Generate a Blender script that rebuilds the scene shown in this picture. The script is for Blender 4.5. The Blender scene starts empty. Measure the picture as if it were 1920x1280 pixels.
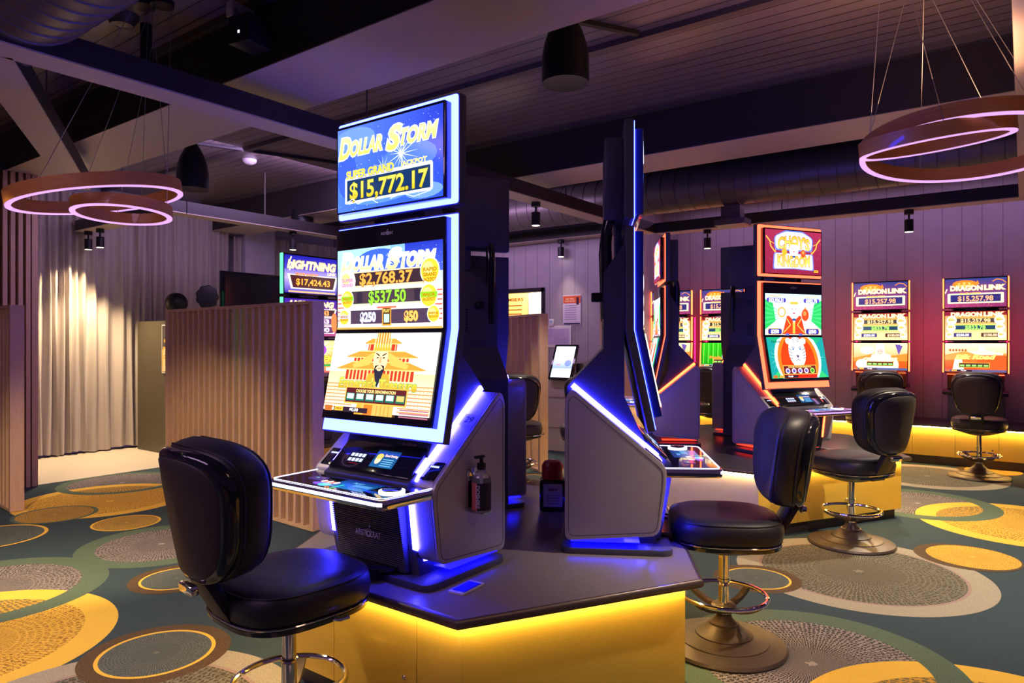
import bpy, bmesh, math, random
from mathutils import Vector, Matrix
random.seed(7)
PI = math.pi
C = bpy.context.scene.collection
SC = bpy.context.scene

# ------------------------------------------------------------ camera, world, exposure
cam_d = bpy.data.cameras.new('camera'); cam_d.sensor_width = 36.0; cam_d.lens = 24.375
cam_d.clip_start = 0.05; cam_d.clip_end = 100
cam = bpy.data.objects.new('camera', cam_d); C.objects.link(cam)
cam.location = (0, 0, 1.4); cam.rotation_euler = (PI/2, 0, math.radians(36.44))
SC.camera = cam
SC.view_settings.view_transform = 'Standard'; SC.view_settings.look = 'None'
SC.view_settings.gamma = 1.0; SC.view_settings.use_curve_mapping = False
SC.view_settings.exposure = 0.0
W = bpy.data.worlds.new('world'); SC.world = W; W.use_nodes = True
W.node_tree.nodes['Background'].inputs[0].default_value = (0.30, 0.15, 0.46, 1)
W.node_tree.nodes['Background'].inputs[1].default_value = 0.16

def lamp(kind, name, loc, energy, col, rot=(0, 0, 0), **kw):
    d = bpy.data.lights.new(name, kind); d.energy = energy; d.color = col
    for k, v in kw.items(): setattr(d, k, v)
    o = bpy.data.objects.new(name, d); C.objects.link(o); o.location = loc; o.rotation_euler = rot
    return o
# unseen area lights added as soft violet and warm fill, no fittings
lamp('AREA', 'violet_fill', (-1.2, 9.3, 3.35), 24, (0.72, 0.42, 0.95), size=5.5, shape='RECTANGLE', size_y=0.3)
lamp('AREA', 'violet_fill', (-6.4, 4.4, 3.3), 48, (0.70, 0.46, 0.95), rot=(0, math.radians(48), 0), size=.5, shape='RECTANGLE', size_y=2.6)
lamp('AREA', 'violet_fill', (-5.6, 6.2, 2.96), 26, (0.74, 0.46, 0.92), rot=(math.radians(58), 0, 0), size=2.4, shape='RECTANGLE', size_y=0.3)
lamp('AREA', 'violet_fill', (-3.2, -1.4, 3.3), 80, (0.78, 0.46, 0.86), size=3.4, shape='RECTANGLE', size_y=1.2)
lamp('AREA', 'warm_upward_fill', (-.35, 3.9, 2.62), 12, (1.0, 0.50, 0.25), rot=(PI, 0, 0), size=.6)  # added upward light to warm the bulkhead, not part of the rings
lamp('AREA', 'warm_fill', (1.4, 2.2, 3.3), 20, (1.0, 0.62, 0.45), size=1.6, shape='RECTANGLE', size_y=1.6)

# ------------------------------------------------------------ materials
def lin(c):
    if isinstance(c, str):
        c = c.lstrip('#'); c = [int(c[i:i+2], 16)/255 for i in (0, 2, 4)]
    return tuple((x/12.92 if x <= 0.04045 else ((x+0.055)/1.055)**2.4) for x in c[:3])
def mat(name, col, rough=0.5, metal=0.0, noise=0.0, nscale=20, bump=0.0, bscale=200, coat=0.0, stretch=None, spec=None):
    m = bpy.data.materials.new(name); m.use_nodes = True
    nt = m.node_tree; b = nt.nodes['Principled BSDF']
    b.inputs['Base Color'].default_value = (*col, 1); b.inputs['Roughness'].default_value = rough
    b.inputs['Metallic'].default_value = metal; b.inputs['Coat Weight'].default_value = coat
    if spec is not None: b.inputs['Specular IOR Level'].default_value = spec
    tc = nt.nodes.new('ShaderNodeTexCoord'); mp = nt.nodes.new('ShaderNodeMapping')
    nt.links.new(tc.outputs['Object'], mp.inputs[0])
    if stretch: mp.inputs['Scale'].default_value = stretch
    n = nt.nodes.new('ShaderNodeTexNoise'); n.inputs['Scale'].default_value = nscale; n.inputs['Detail'].default_value = 4
    nt.links.new(mp.outputs[0], n.inputs['Vector'])
    mx = nt.nodes.new('ShaderNodeMix'); mx.data_type = 'RGBA'
    k = max(noise, 0.04)
    mx.inputs[6].default_value = (*[c*(1-k) for c in col], 1); mx.inputs[7].default_value = (*[min(1, c*(1+k)) for c in col], 1)
    nt.links.new(n.outputs['Fac'], mx.inputs[0]); nt.links.new(mx.outputs[2], b.inputs['Base Color'])
    if bump:
        n2 = nt.nodes.new('ShaderNodeTexNoise'); n2.inputs['Scale'].default_value = bscale
        nt.links.new(mp.outputs[0], n2.inputs['Vector'])
        bp = nt.nodes.new('ShaderNodeBump'); bp.inputs['Strength'].default_value = bump; bp.inputs['Distance'].default_value = 0.002
        nt.links.new(n2.outputs['Fac'], bp.inputs['Height']); nt.links.new(bp.outputs[0], b.inputs['Normal'])
    return m
def emis(name, col, s, base=(0, 0, 0)):
    m = mat(name, base, 0.4); b = m.node_tree.nodes['Principled BSDF']
    b.inputs['Emission Color'].default_value = (*col, 1); b.inputs['Emission Strength'].default_value = s
    return m
M = {}
M['black_gloss'] = mat('black_gloss', (0.010, 0.010, 0.014), 0.12, coat=0.5)
M['black'] = mat('black_satin', (0.014, 0.013, 0.016), 0.42, spec=0.35)
M['body'] = mat('cabinet_black', (0.085, 0.085, 0.11), 0.42)
M['leather'] = mat('leather_black', (0.018, 0.016, 0.018), 0.46, bump=0.25, bscale=260, noise=0.2)
M['fabric'] = mat('backing_vinyl', (0.035, 0.026, 0.024), 0.6, bump=0.3, bscale=400, noise=0.2)
M['plate'] = mat('base_plate_grey', (0.10, 0.10, 0.12), 0.4)
M['chrome'] = mat('chrome', (0.85, 0.83, 0.82), 0.08, 1.0)
M['bronze'] = mat('bronze_powder', (0.085, 0.060, 0.048), 0.42, 0.35, bump=0.15, bscale=600)
M['grey_panel'] = mat('grey_panel', (0.56, 0.52, 0.54), 0.42, 0.25, bump=0.1, bscale=500)
M['silver'] = mat('brushed_silver', (0.55, 0.53, 0.55), 0.4, 0.5, bump=0.08, bscale=300, stretch=(1, 1, 12))
M['gold'] = mat('brushed_gold', (0.90, 0.60, 0.09), 0.40, 0.35, noise=0.10, nscale=30, stretch=(1, 1, 10), bump=0.06, bscale=120)
M['laminate'] = mat('laminate_grey', (0.30, 0.26, 0.25), 0.27, noise=0.12, nscale=60)
M['laminate_dark'] = mat('laminate_dark', (0.05, 0.043, 0.043), 0.3, noise=0.12, nscale=60)
M['edge'] = mat('counter_edge', (0.14, 0.10, 0.08), 0.35, 0.4)
M['kick'] = mat('kickboard', (0.05, 0.035, 0.03), 0.5)
M['lilac'] = mat('lilac_panel', (0.48, 0.42, 0.43), 0.42)
M['oak'] = mat('oak', (0.56, 0.37, 0.24), 0.5, noise=0.22, nscale=9, stretch=(8, 8, 0.7), bump=0.12, bscale=60)
M['oak_dark'] = mat('walnut_ring', (0.60, 0.24, 0.045), 0.4, noise=0.3, nscale=8, stretch=(1, 1, 10), coat=0.3)
M['white'] = mat('white_plastic', (0.75, 0.74, 0.74), 0.4)
M['wallpaint'] = mat('wall_paint', (0.42, 0.40, 0.43), 0.6)
M['lightpaint'] = mat('soffit_paint', (0.50, 0.42, 0.37), 0.5)
M['darkpaint'] = mat('dark_paint', (0.022, 0.018, 0.021), 0.5)
M['duct'] = mat('duct_metal', (0.14, 0.12, 0.12), 0.42, 0.5)
M['olive'] = mat('olive_laminate', (0.085, 0.068, 0.042), 0.5)
M['vinyl'] = mat('cream_vinyl', (0.72, 0.64, 0.50), 0.35, noise=0.06, nscale=12)
M['wire'] = mat('steel_wire', (0.5, 0.48, 0.5), 0.3, 0.8)
M['glassdark'] = mat('dark_glass', (0.004, 0.004, 0.008), 0.04, coat=1.0)
M['blue_led'] = emis('blue_led_panel', (0.017, 0.025, 1.0), 44)
M['blue_strip'] = emis('blue_led_strip', (0.028, 0.024, 1.0), 120)
M['red_led'] = emis('red_led_panel', (1.0, 0.085, 0.035), 5.0)
M['red_strip'] = emis('red_led_strip', (1.0, 0.075, 0.02), 11)
M['red_glow'] = emis('red_rear_strip', (1.0, 0.005, 0.06), 9)
M['blue_under'] = emis('blue_under_strip', (0.004, 0.003, 1.0), 8)
M['red_under'] = emis('red_under_strip', (1.0, 0.03, 0.01), 3)
M['green_led'] = emis('green_led', (0.10, 1.0, 0.32), 2.5)
M['white_led'] = emis('white_led', (0.72, 0.72, 1.0), 3.0)
M['violet_led'] = emis('violet_ring_led', (0.78, 0.42, 0.95), 1.15)
M['gold_strip'] = emis('warm_led_strip', (1.0, 0.66, 0.22), 75)
M['spotface'] = emis('spot_lens', (1.0, 0.88, 0.62), 6)

def display_mat():
    m = bpy.data.materials.new('display_pixels'); m.use_nodes = True; nt = m.node_tree
    b = nt.nodes['Principled BSDF']; b.inputs['Base Color'].default_value = (0.005, 0.005, 0.006, 1)
    b.inputs['Roughness'].default_value = 0.12
    a = nt.nodes.new('ShaderNodeAttribute'); a.attribute_name = 'Col'
    nt.links.new(a.outputs['Color'], b.inputs['Emission Color']); b.inputs['Emission Strength'].default_value = 1.6
    return m
M['display'] = display_mat()
def print_mat():
    m = bpy.data.materials.new('printed_ink'); m.use_nodes = True; nt = m.node_tree
    b = nt.nodes['Principled BSDF']; b.inputs['Roughness'].default_value = 0.45
    a = nt.nodes.new('ShaderNodeAttribute'); a.attribute_name = 'Col'
    nt.links.new(a.outputs['Color'], b.inputs['Base Color'])
    return m
M['print'] = print_mat()

def carpet_mat(name, col, var=0.55):
    return mat(name, col, 0.95, noise=var, nscale=170, bump=0.6, bscale=260, spec=0.1)
def hatch_mat(name, dark, light, rays=56, rings=11, fade=0.0, power=0.82):
    """radial threads and broken rings in the disc's own coordinates"""
    m = bpy.data.materials.new(name); m.use_nodes = True; nt = m.node_tree; N = nt.nodes; L = nt.links
    b = N['Principled BSDF']; b.inputs['Roughness'].default_value = 0.95; b.inputs['Specular IOR Level'].default_value = 0.1
    uv = N.new('ShaderNodeUVMap'); sp = N.new('ShaderNodeSeparateXYZ'); L.new(uv.outputs[0], sp.inputs[0])
    def mth(op, a, bb=None, c=None):
        n = N.new('ShaderNodeMath'); n.operation = op
        for i, v in enumerate((a, bb, c)):
            if v is None: continue
            if isinstance(v, (int, float)): n.inputs[i].default_value = v
            else: L.new(v, n.inputs[i])
        return n.outputs[0]
    ang = mth('ARCTAN2', sp.outputs[1], sp.outputs[0])
    r = mth('SQRT', mth('ADD', mth('MULTIPLY', sp.outputs[0], sp.outputs[0]), mth('MULTIPLY', sp.outputs[1], sp.outputs[1])))
    nz = N.new('ShaderNodeTexNoise'); nz.inputs['Scale'].default_value = 26; L.new(uv.outputs[0], nz.inputs['Vector'])
    j = mth('MULTIPLY', mth('SUBTRACT', nz.outputs['Fac'], 0.5), 0.10)
    ray = mth('ABSOLUTE', mth('SINE', mth('MULTIPLY', mth('ADD', ang, j), rays/2)))
    ray = mth('GREATER_THAN', ray, power)
    ring = mth('ABSOLUTE', mth('SINE', mth('MULTIPLY', mth('ADD', r, mth('MULTIPLY', j, 0.3)), rings*PI)))
    ring = mth('MULTIPLY', mth('GREATER_THAN', ring, 0.93), mth('GREATER_THAN', r, 0.45))
    core = mth('LESS_THAN', mth('ADD', r, mth('MULTIPLY', j, 1.5)), 0.045)
    f = mth('MAXIMUM', mth('MAXIMUM', mth('MULTIPLY', ray, 0.8), mth('MULTIPLY', ring, 0.55)), core)
    n2 = N.new('ShaderNodeTexNoise'); n2.inputs['Scale'].default_value = 150; L.new(uv.outputs[0], n2.inputs['Vector'])
    f = mth('MULTIPLY', f, mth('ADD', 0.75, mth('MULTIPLY', n2.outputs['Fac'], 0.5)))
    mx = N.new('ShaderNodeMix'); mx.data_type = 'RGBA'; L.new(f, mx.inputs[0])
    mx.inputs[6].default_value = (*dark, 1); mx.inputs[7].default_value = (*light, 1); L.new(mx.outputs[2], b.inputs['Base Color'])
    return m

def groove_mat(name, col, axis, period, depth=0.5, rough=0.45, gcol=0.25):
    """painted boards: narrow V grooves repeating along one axis"""
    m = bpy.data.materials.new(name); m.use_nodes = True; nt = m.node_tree; N = nt.nodes; L = nt.links
    b = N['Principled BSDF']; b.inputs['Roughness'].default_value = rough
    tc = N.new('ShaderNodeTexCoord'); sp = N.new('ShaderNodeSeparateXYZ'); L.new(tc.outputs['Object'], sp.inputs[0])
    a = N.new('ShaderNodeMath'); a.operation = 'DIVIDE'; L.new(sp.outputs[axis], a.inputs[0]); a.inputs[1].default_value = period
    fr = N.new('ShaderNodeMath'); fr.operation = 'FRACT'; L.new(a.outputs[0], fr.inputs[0])
    gt = N.new('ShaderNodeMath'); gt.operation = 'LESS_THAN'; L.new(fr.outputs[0], gt.inputs[0]); gt.inputs[1].default_value = 0.10 if 'ceiling' in name else 0.045
    nz = N.new('ShaderNodeTexNoise'); nz.inputs['Scale'].default_value = 6; L.new(tc.outputs['Object'], nz.inputs['Vector'])
    m0 = N.new('ShaderNodeMix'); m0.data_type = 'RGBA'; L.new(nz.outputs['Fac'], m0.inputs[0])
    m0.inputs[6].default_value = (*[c*0.9 for c in col], 1); m0.inputs[7].default_value = (*[c*1.1 for c in col], 1)
    mx = N.new('ShaderNodeMix'); mx.data_type = 'RGBA'; L.new(gt.outputs[0], mx.inputs[0])
    L.new(m0.outputs[2], mx.inputs[6]); mx.inputs[7].default_value = (*[c*gcol for c in col], 1); L.new(mx.outputs[2], b.inputs['Base Color'])
    bp = N.new('ShaderNodeBump'); bp.invert = True; bp.inputs['Strength'].default_value = depth; bp.inputs['Distance'].default_value = 0.01
    L.new(gt.outputs[0], bp.inputs['Height']); L.new(bp.outputs[0], b.inputs['Normal'])
    return m

# ------------------------------------------------------------ mesh helpers
def new(): return bmesh.new()
def box(bm, lo, hi, bev=0.0, seg=2, mi=0):
    lo = Vector(lo); hi = Vector(hi); c = (lo+hi)/2; d = hi-lo
    r = bmesh.ops.create_cube(bm, size=1.0, matrix=Matrix.Translation(c) @ Matrix.Diagonal((d.x, d.y, d.z, 1)))
    vs = r['verts']; fs = {f for v in vs for f in v.link_faces}
    for f in fs: f.material_index = mi
    if bev:
        es = list({e for v in vs for e in v.link_edges})
        r2 = bmesh.ops.bevel(bm, geom=es, offset=bev, segments=seg, affect='EDGES', profile=0.5)
        for f in r2['faces']: f.material_index = mi
        vs = list({v for f in r2['faces'] for v in f.verts} | {v for v in vs if v.is_valid})
    return vs
def rpoly(pts, r, n=5):
    """round the corners of a polygon"""
    out = []; k = len(pts)
    rr = r if isinstance(r, (list, tuple)) else [r]*k
    for i in range(k):
        p = Vector(pts[i]); a = Vector(pts[i-1])-p; b = Vector(pts[(i+1) % k])-p
        q = min(rr[i], a.length*0.48, b.length*0.48)
        if q <= 1e-5: out.append(tuple(p)); continue
        p0 = p+a.normalized()*q; p1 = p+b.normalized()*q
        for j in range(n+1):
            t = j/n; out.append(tuple(p0*(1-t)**2+p*2*t*(1-t)+p1*t*t))
    return out
def prism(bm, pts, axis, a, b, mi=0, bev=0.0):
    """polygon extruded along an axis: 'x' takes (y,z), 'y' takes (x,z), 'z' takes (x,y)"""
    def P(p, s):
        return {'x': (s, p[0], p[1]), 'y': (p[0], s, p[1]), 'z': (p[0], p[1], s)}[axis]
    v0 = [bm.verts.new(P(p, a)) for p in pts]; v1 = [bm.verts.new(P(p, b)) for p in pts]
    fs = [bm.faces.new(v0), bm.faces.new(v1[::-1])]; k = len(pts)
    for i in range(k): fs.append(bm.faces.new((v0[i], v1[i], v1[(i+1) % k], v0[(i+1) % k])))
    for f in fs: f.material_index = mi
    bmesh.ops.recalc_face_normals(bm, faces=fs)
    if bev:
        es = [e for e in fs[0].edges]+[e for e in fs[1].edges]
        bmesh.ops.bevel(bm, geom=es, offset=bev, segments=2, affect='EDGES', profile=0.5)
    return v0+v1
def lathe(bm, prof, n=40, c=(0, 0), mi=0, cap=True):
    rings = []
    for r, z in prof: rings.append([bm.verts.new((c[0]+r*math.cos(2*PI*i/n), c[1]+r*math.sin(2*PI*i/n), z)) for i in range(n)])
    fs = []
    for a, b in zip(rings, rings[1:]):
        for i in range(n): fs.append(bm.faces.new((a[i], a[(i+1) % n], b[(i+1) % n], b[i])))
    if cap: fs.append(bm.faces.new(rings[0][::-1])); fs.append(bm.faces.new(rings[-1]))
    for f in fs: f.material_index = mi
    return [v for r in rings for v in r]
def loft(bm, rings, closed=True, cap=True, mi=0):
    R = [[bm.verts.new(p) for p in r] for r in rings]; n = len(R[0]); fs = []
    for a, b in zip(R, R[1:]):
        for i in range(n): fs.append(bm.faces.new((a[i], a[(i+1) % n], b[(i+1) % n], b[i])))
    if cap: fs.append(bm.faces.new(R[0][::-1])); fs.append(bm.faces.new(R[-1]))
    for f in fs: f.material_index = mi
    bmesh.ops.recalc_face_normals(bm, faces=fs)
    return [v for r in R for v in r]
def tube(bm, pts, r, n=10, closed=False, mi=0):
    pts = [Vector(p) for p in pts]; k = len(pts); R = []
    up0 = Vector((0, 0, 1))
    for i, p in enumerate(pts):
        if closed: t = pts[(i+1) % k]-pts[i-1]
        else: t = pts[min(i+1, k-1)]-pts[max(i-1, 0)]
        t.normalize(); u = up0 if abs(t.z) < 0.9 else Vector((0, 1, 0.01))
        a = t.cross(u).normalized(); b = t.cross(a).normalized()
        R.append([bm.verts.new(p+a*r*math.cos(2*PI*j/n)+b*r*math.sin(2*PI*j/n)) for j in range(n)])
    fs = []
    for i in range(k if closed else k-1):
        a = R[i]; b = R[(i+1) % k]
        for j in range(n): fs.append(bm.faces.new((a[j], a[(j+1) % n], b[(j+1) % n], b[j])))
    if not closed: fs.append(bm.faces.new(R[0][::-1])); fs.append(bm.faces.new(R[-1]))
    for f in fs: f.material_index = mi
    bmesh.ops.recalc_face_normals(bm, faces=fs)
    return [v for r in R for v in r]
def obj(name, bm, m, parent=None, smooth=True, label=None, kind=None, angle=35):
    me = bpy.data.meshes.new(name); bm.to_mesh(me); bm.free()
    for mm in (m if isinstance(m, (list, tuple)) else [m]): me.materials.append(M[mm] if isinstance(mm, str) else mm)
    if smooth:
        me.polygons.foreach_set('use_smooth', [True]*len(me.polygons))
        try: me.set_sharp_from_angle(angle=math.radians(angle))
        except Exception: pass
    o = bpy.data.objects.new(name, me); C.objects.link(o)
    if parent is not None: o.parent = parent
    if label: o['label'] = label
    if kind: o['kind'] = kind
    return o
def tag(o, label, cat, group=None):
    o['label'] = label; o['category'] = cat
    if group: o['group'] = group
    return o
def thing(name, label, cat, loc=(0, 0, 0), rz=0, group=None):
    o = bpy.data.objects.new(name, None); C.objects.link(o); o.location = loc; o.rotation_euler = (0, 0, rz)
    o.empty_display_size = 0.1
    return tag(o, label, cat, group)
def struct(name, bm, m, parent=None, smooth=False):
    o = obj(name, bm, m, parent, smooth)
    if parent is None: o['kind'] = 'structure'
    return o
def copy_tree(o, parent=None):
    c = o.copy(); C.objects.link(c)
    if parent is not None: c.parent = parent
    for ch in list(o.children): copy_tree(ch, c)
    return c
def dup(root, loc, rz, label=None):
    r = copy_tree(root); r.location = loc; r.rotation_euler = (0, 0, rz)
    if label: r['label'] = label
    return r

# ------------------------------------------------------------ flat artwork (screens, prints)
_tc = {}
def text_tris(body, bold=0.0):
    k = (body, bold)
    if k in _tc: return _tc[k]
    cu = bpy.data.curves.new('t', 'FONT'); cu.body = body; cu.align_x = 'CENTER'; cu.offset = bold; cu.resolution_u = 3
    cu.fill_mode = 'FRONT'
    o = bpy.data.objects.new('t', cu); C.objects.link(o)
    bpy.context.view_layer.update()
    dg = bpy.context.evaluated_depsgraph_get(); me = bpy.data.meshes.new_from_object(o.evaluated_get(dg))
    me.calc_loop_triangles(); vs = [v.co.copy() for v in me.vertices]
    tr = [[(vs[i].x, vs[i].y-0.35) for i in t.vertices] for t in me.loop_triangles]
    xs = [v.x for v in vs] or [0]
    bpy.data.objects.remove(o); bpy.data.curves.remove(cu); bpy.data.meshes.remove(me)
    _tc[k] = (tr, max(xs)-min(xs)); return _tc[k]
class Art:
    """flat picture built of coloured polygons in metres; layers rise by a hair"""
    def __init__(s, w, h, step=0.00012): s.w = w; s.h = h; s.p = []; s.z = 0; s.step = step
    def poly(s, pts, col, raw=False):
        cl = col if isinstance(col, list) else [col]*len(pts)
        s.p.append((pts, [c if raw else lin(c) for c in cl], s.z)); s.z += s.step; return s
    def rect(s, x, y, w, h, col, col2=None, r=0):
        """centre x,y; col2 = colour at the bottom"""
        p = [(x-w/2, y-h/2), (x+w/2, y-h/2), (x+w/2, y+h/2), (x-w/2, y+h/2)]
        if r: return s.poly(rpoly(p, r, 3), col)
        return s.poly(p, [col2 or col, col2 or col, col, col] if col2 else col)
    def ell(s, x, y, rx, ry, col, n=20, a0=0, a1=2*PI):
        return s.poly([(x+rx*math.cos(a0+(a1-a0)*i/n), y+ry*math.sin(a0+(a1-a0)*i/n)) for i in range(n+(0 if a1-a0 >= 2*PI-.01 else 1))], col)
    def line(s, pts, w, col):
        for a, b in zip(pts, pts[1:]):
            a = Vector(a); b = Vector(b); n = (b-a).normalized(); n = Vector((-n.y, n.x))*w/2
            s.p.append(([tuple(a+n), tuple(b+n), tuple(b-n), tuple(a-n)][::-1], [lin(col)]*4, s.z))
        s.z += s.step; return s
    def text(s, x, y, body, h, col, width=None, outline=None, ow=0.06, bold=0.035, shear=0.0, arc=0.0, col2=None):
        """h = cap height; width squeezes the line to that width"""
        if not body.strip(): return s
        sc = h/0.7
        _, w0 = text_tris(body, 0.0); sx = (width/(w0*sc)) if width else 1.0
        for (c, c2, bd) in ([(outline, None, bold+ow)] if outline else [])+[(col, col2, bold)]:
            tr, _ = text_tris(body, bd)
            for t in tr:
                q = []; cl = []
                for (a, b) in t:
                    X = (a+b*shear)*sc*sx; Y = b*sc
                    if arc: Y -= arc*X*X
                    q.append((x+X, y+Y))
                    if c2: k = min(1, max(0, b/0.7+0.5)); A = lin(c); B = lin(c2); cl.append(tuple(A[i]*k+B[i]*(1-k) for i in range(3)))
                    else: cl.append(lin(c))
                s.p.append((q, cl, s.z))
            s.z += s.step
        return s
    def clip(s, pts, cols):
        """cut a polygon to the picture's edges, mixing colours at the cuts"""
        for ax, sg, lim in ((0, 1, s.w/2), (0, -1, s.w/2), (1, 1, s.h/2), (1, -1, s.h/2)):
            if all(sg*p[ax] <= lim+1e-9 for p in pts): continue
            P = []; Q = []
            for i in range(len(pts)):
                a, ca, b, cb = pts[i-1], cols[i-1], pts[i], cols[i]; ia = sg*a[ax] <= lim; ib = sg*b[ax] <= lim
                if ia != ib:
                    t = (lim-sg*a[ax])/(sg*b[ax]-sg*a[ax]); P.append(tuple(a[k]+(b[k]-a[k])*t for k in (0, 1))); Q.append(tuple(ca[k]+(cb[k]-ca[k])*t for k in range(3)))
                if ib: P.append(tuple(b)); Q.append(cb)
            pts, cols = P, Q
            if len(pts) < 3: break
        return pts, cols
    def build(s, name, m, parent=None, M4=None, label=None):
        bm = new(); cl = bm.loops.layers.float_color.new('Col'); zk = min(1.0, .0035/max(s.z, 1e-6))
        for pts, cols, z in s.p:
            pts, cols = s.clip(pts, cols)
            if len(pts) < 3: continue
            vs = [bm.verts.new((x, y, z*zk)) for x, y in pts]
            try: f = bm.faces.new(vs)
            except Exception: continue
            a = sum(pts[i-1][0]*pts[i][1]-pts[i][0]*pts[i-1][1] for i in range(len(pts)))
            if a < 0: f.normal_flip()
            lk = {v: c for v, c in zip(vs, cols)}
            for l in f.loops: l[cl] = (*lk[l.vert], 1)
        if M4 is not None: bmesh.ops.transform(bm, matrix=M4, verts=bm.verts)
        return obj(name, bm, m, parent, smooth=False, label=label)
def face_front(x, y, z, tilt=0.0, rz=0.0):
    """art plane upright, seen from -Y; tilt > 0 leans the top backwards"""
    return Matrix.Translation((x, y, z)) @ Matrix.Rotation(rz, 4, 'Z') @ Matrix.Rotation(PI/2-tilt, 4, 'X')

WH = '#ffffff'
def burst(a, x, y, r, n, col, w=0.0012, seed=1):
    rd = random.Random(seed)
    for i in range(n):
        t = 2*PI*i/n+rd.uniform(-.1, .1); q = r*rd.uniform(.5, 1)
        a.poly([(x+w*2*math.cos(t+PI/2), y+w*2*math.sin(t+PI/2)), (x-w*2*math.cos(t+PI/2), y-w*2*math.sin(t+PI/2)), (x+q*math.cos(t), y+q*math.sin(t))], col)
def specks(a, n, col, seed=3, ylo=None, yhi=None, s=0.0014):
    rd = random.Random(seed)
    for i in range(n):
        x = rd.uniform(-a.w/2+.004, a.w/2-.004); y = rd.uniform(ylo if ylo is not None else -a.h/2+.004, yhi if yhi is not None else a.h/2-.004)
        q = s*rd.uniform(.5, 1.6); a.p.append(([(x-q, y), (x, y-q), (x+q, y), (x, y+q)], [lin(col)]*4, a.z))
    a.z += a.step
def bolt(a, pts, col, w=0.004): a.line(pts, w, col)

def art_storm_top():
    a = Art(.6, .348); a.poly([(-.3, -.174), (.3, -.174), (.3, .174), (-.3, .174)], ['#4a78f0', '#2a50e0', '#2238c0', '#5a80f0'])
    for i, (x, y, rx, ry, c) in enumerate([(-.2, .12, .13, .05, '#6d93ff'), (.12, .0, .15, .06, '#4f78ff'), (-.05, -.12, .2, .04, '#5c8cff'), (.2, -.14, .1, .03, '#6f9bff'), (-.24, -.02, .06, .1, '#3a5cf0')]):
        a.ell(x, y, rx, ry, c, 18)
    specks(a, 120, '#e6f0ff'); burst(a, .08, .02, .11, 16, '#dfeaff', seed=5); burst(a, -.02, -.02, .06, 11, '#cfe0ff', seed=6)
    a.text(-.248, .092, 'D', .082, '#fff0a0', .060, WH, .05, .035, .25, col2='#ffd95a'); a.text(-.122, .084, 'OLLAR', .058, '#fff0a0', .19, WH, .05, .035, .25, col2='#ffd95a')
    a.text(.172, .084, 'TORM', .058, '#fff0a0', .195, WH, .05, .035, .25, col2='#ffd95a')
    a.text(.042, .090, 'S', .088, '#fff0a0', .056, WH, .05, .035, .25, col2='#ffd95a')
    a.rect(0, -.088, .50, .112, WH, r=.012); a.rect(0, -.09, .475, .088, '#12305e')
    a.text(-.10, -.024, 'SUPER GRAND', .031, '#ffe14a', .28, '#3c62d8', .05, .05)
    a.text(.15, -.022, 'JACKPOT', .018, '#ffe98a', .14, '#3c62d8', .04, .05)
    a.text(0, -.092, '$15,772.17', .066, '#ffe95a', .44, '#5a5a10', .022, .022, col2='#e8b82a')
    bolt(a, [(-.25, -.14), (-.2, -.125), (-.17, -.15), (-.1, -.135), (-.05, -.16)], '#e4f2ff', .003)
    bolt(a, [(.02, -.15), (.09, -.138), (.15, -.158), (.24, -.145)], '#e4f2ff', .003)
    return a
def medal(a, x, y, r, t, c='#f4cc3a', tc='#b8860b', band=None):
    a.ell(x, y, r*1.1, r*1.12, WH, 22); a.ell(x, y, r, r, c, 22); a.ell(x-.2*r, y+.25*r, r*.6, r*.5, '#ffe98a', 16)
    if band: a.rect(x, y+.1*r, 2.1*r, r*.5, band, r=.003)
    for i, s in enumerate(t.split('|')): a.text(x, y+r*(.1-.42*i), s, r*.3, tc, r*1.5, None, .04, .05)
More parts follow.
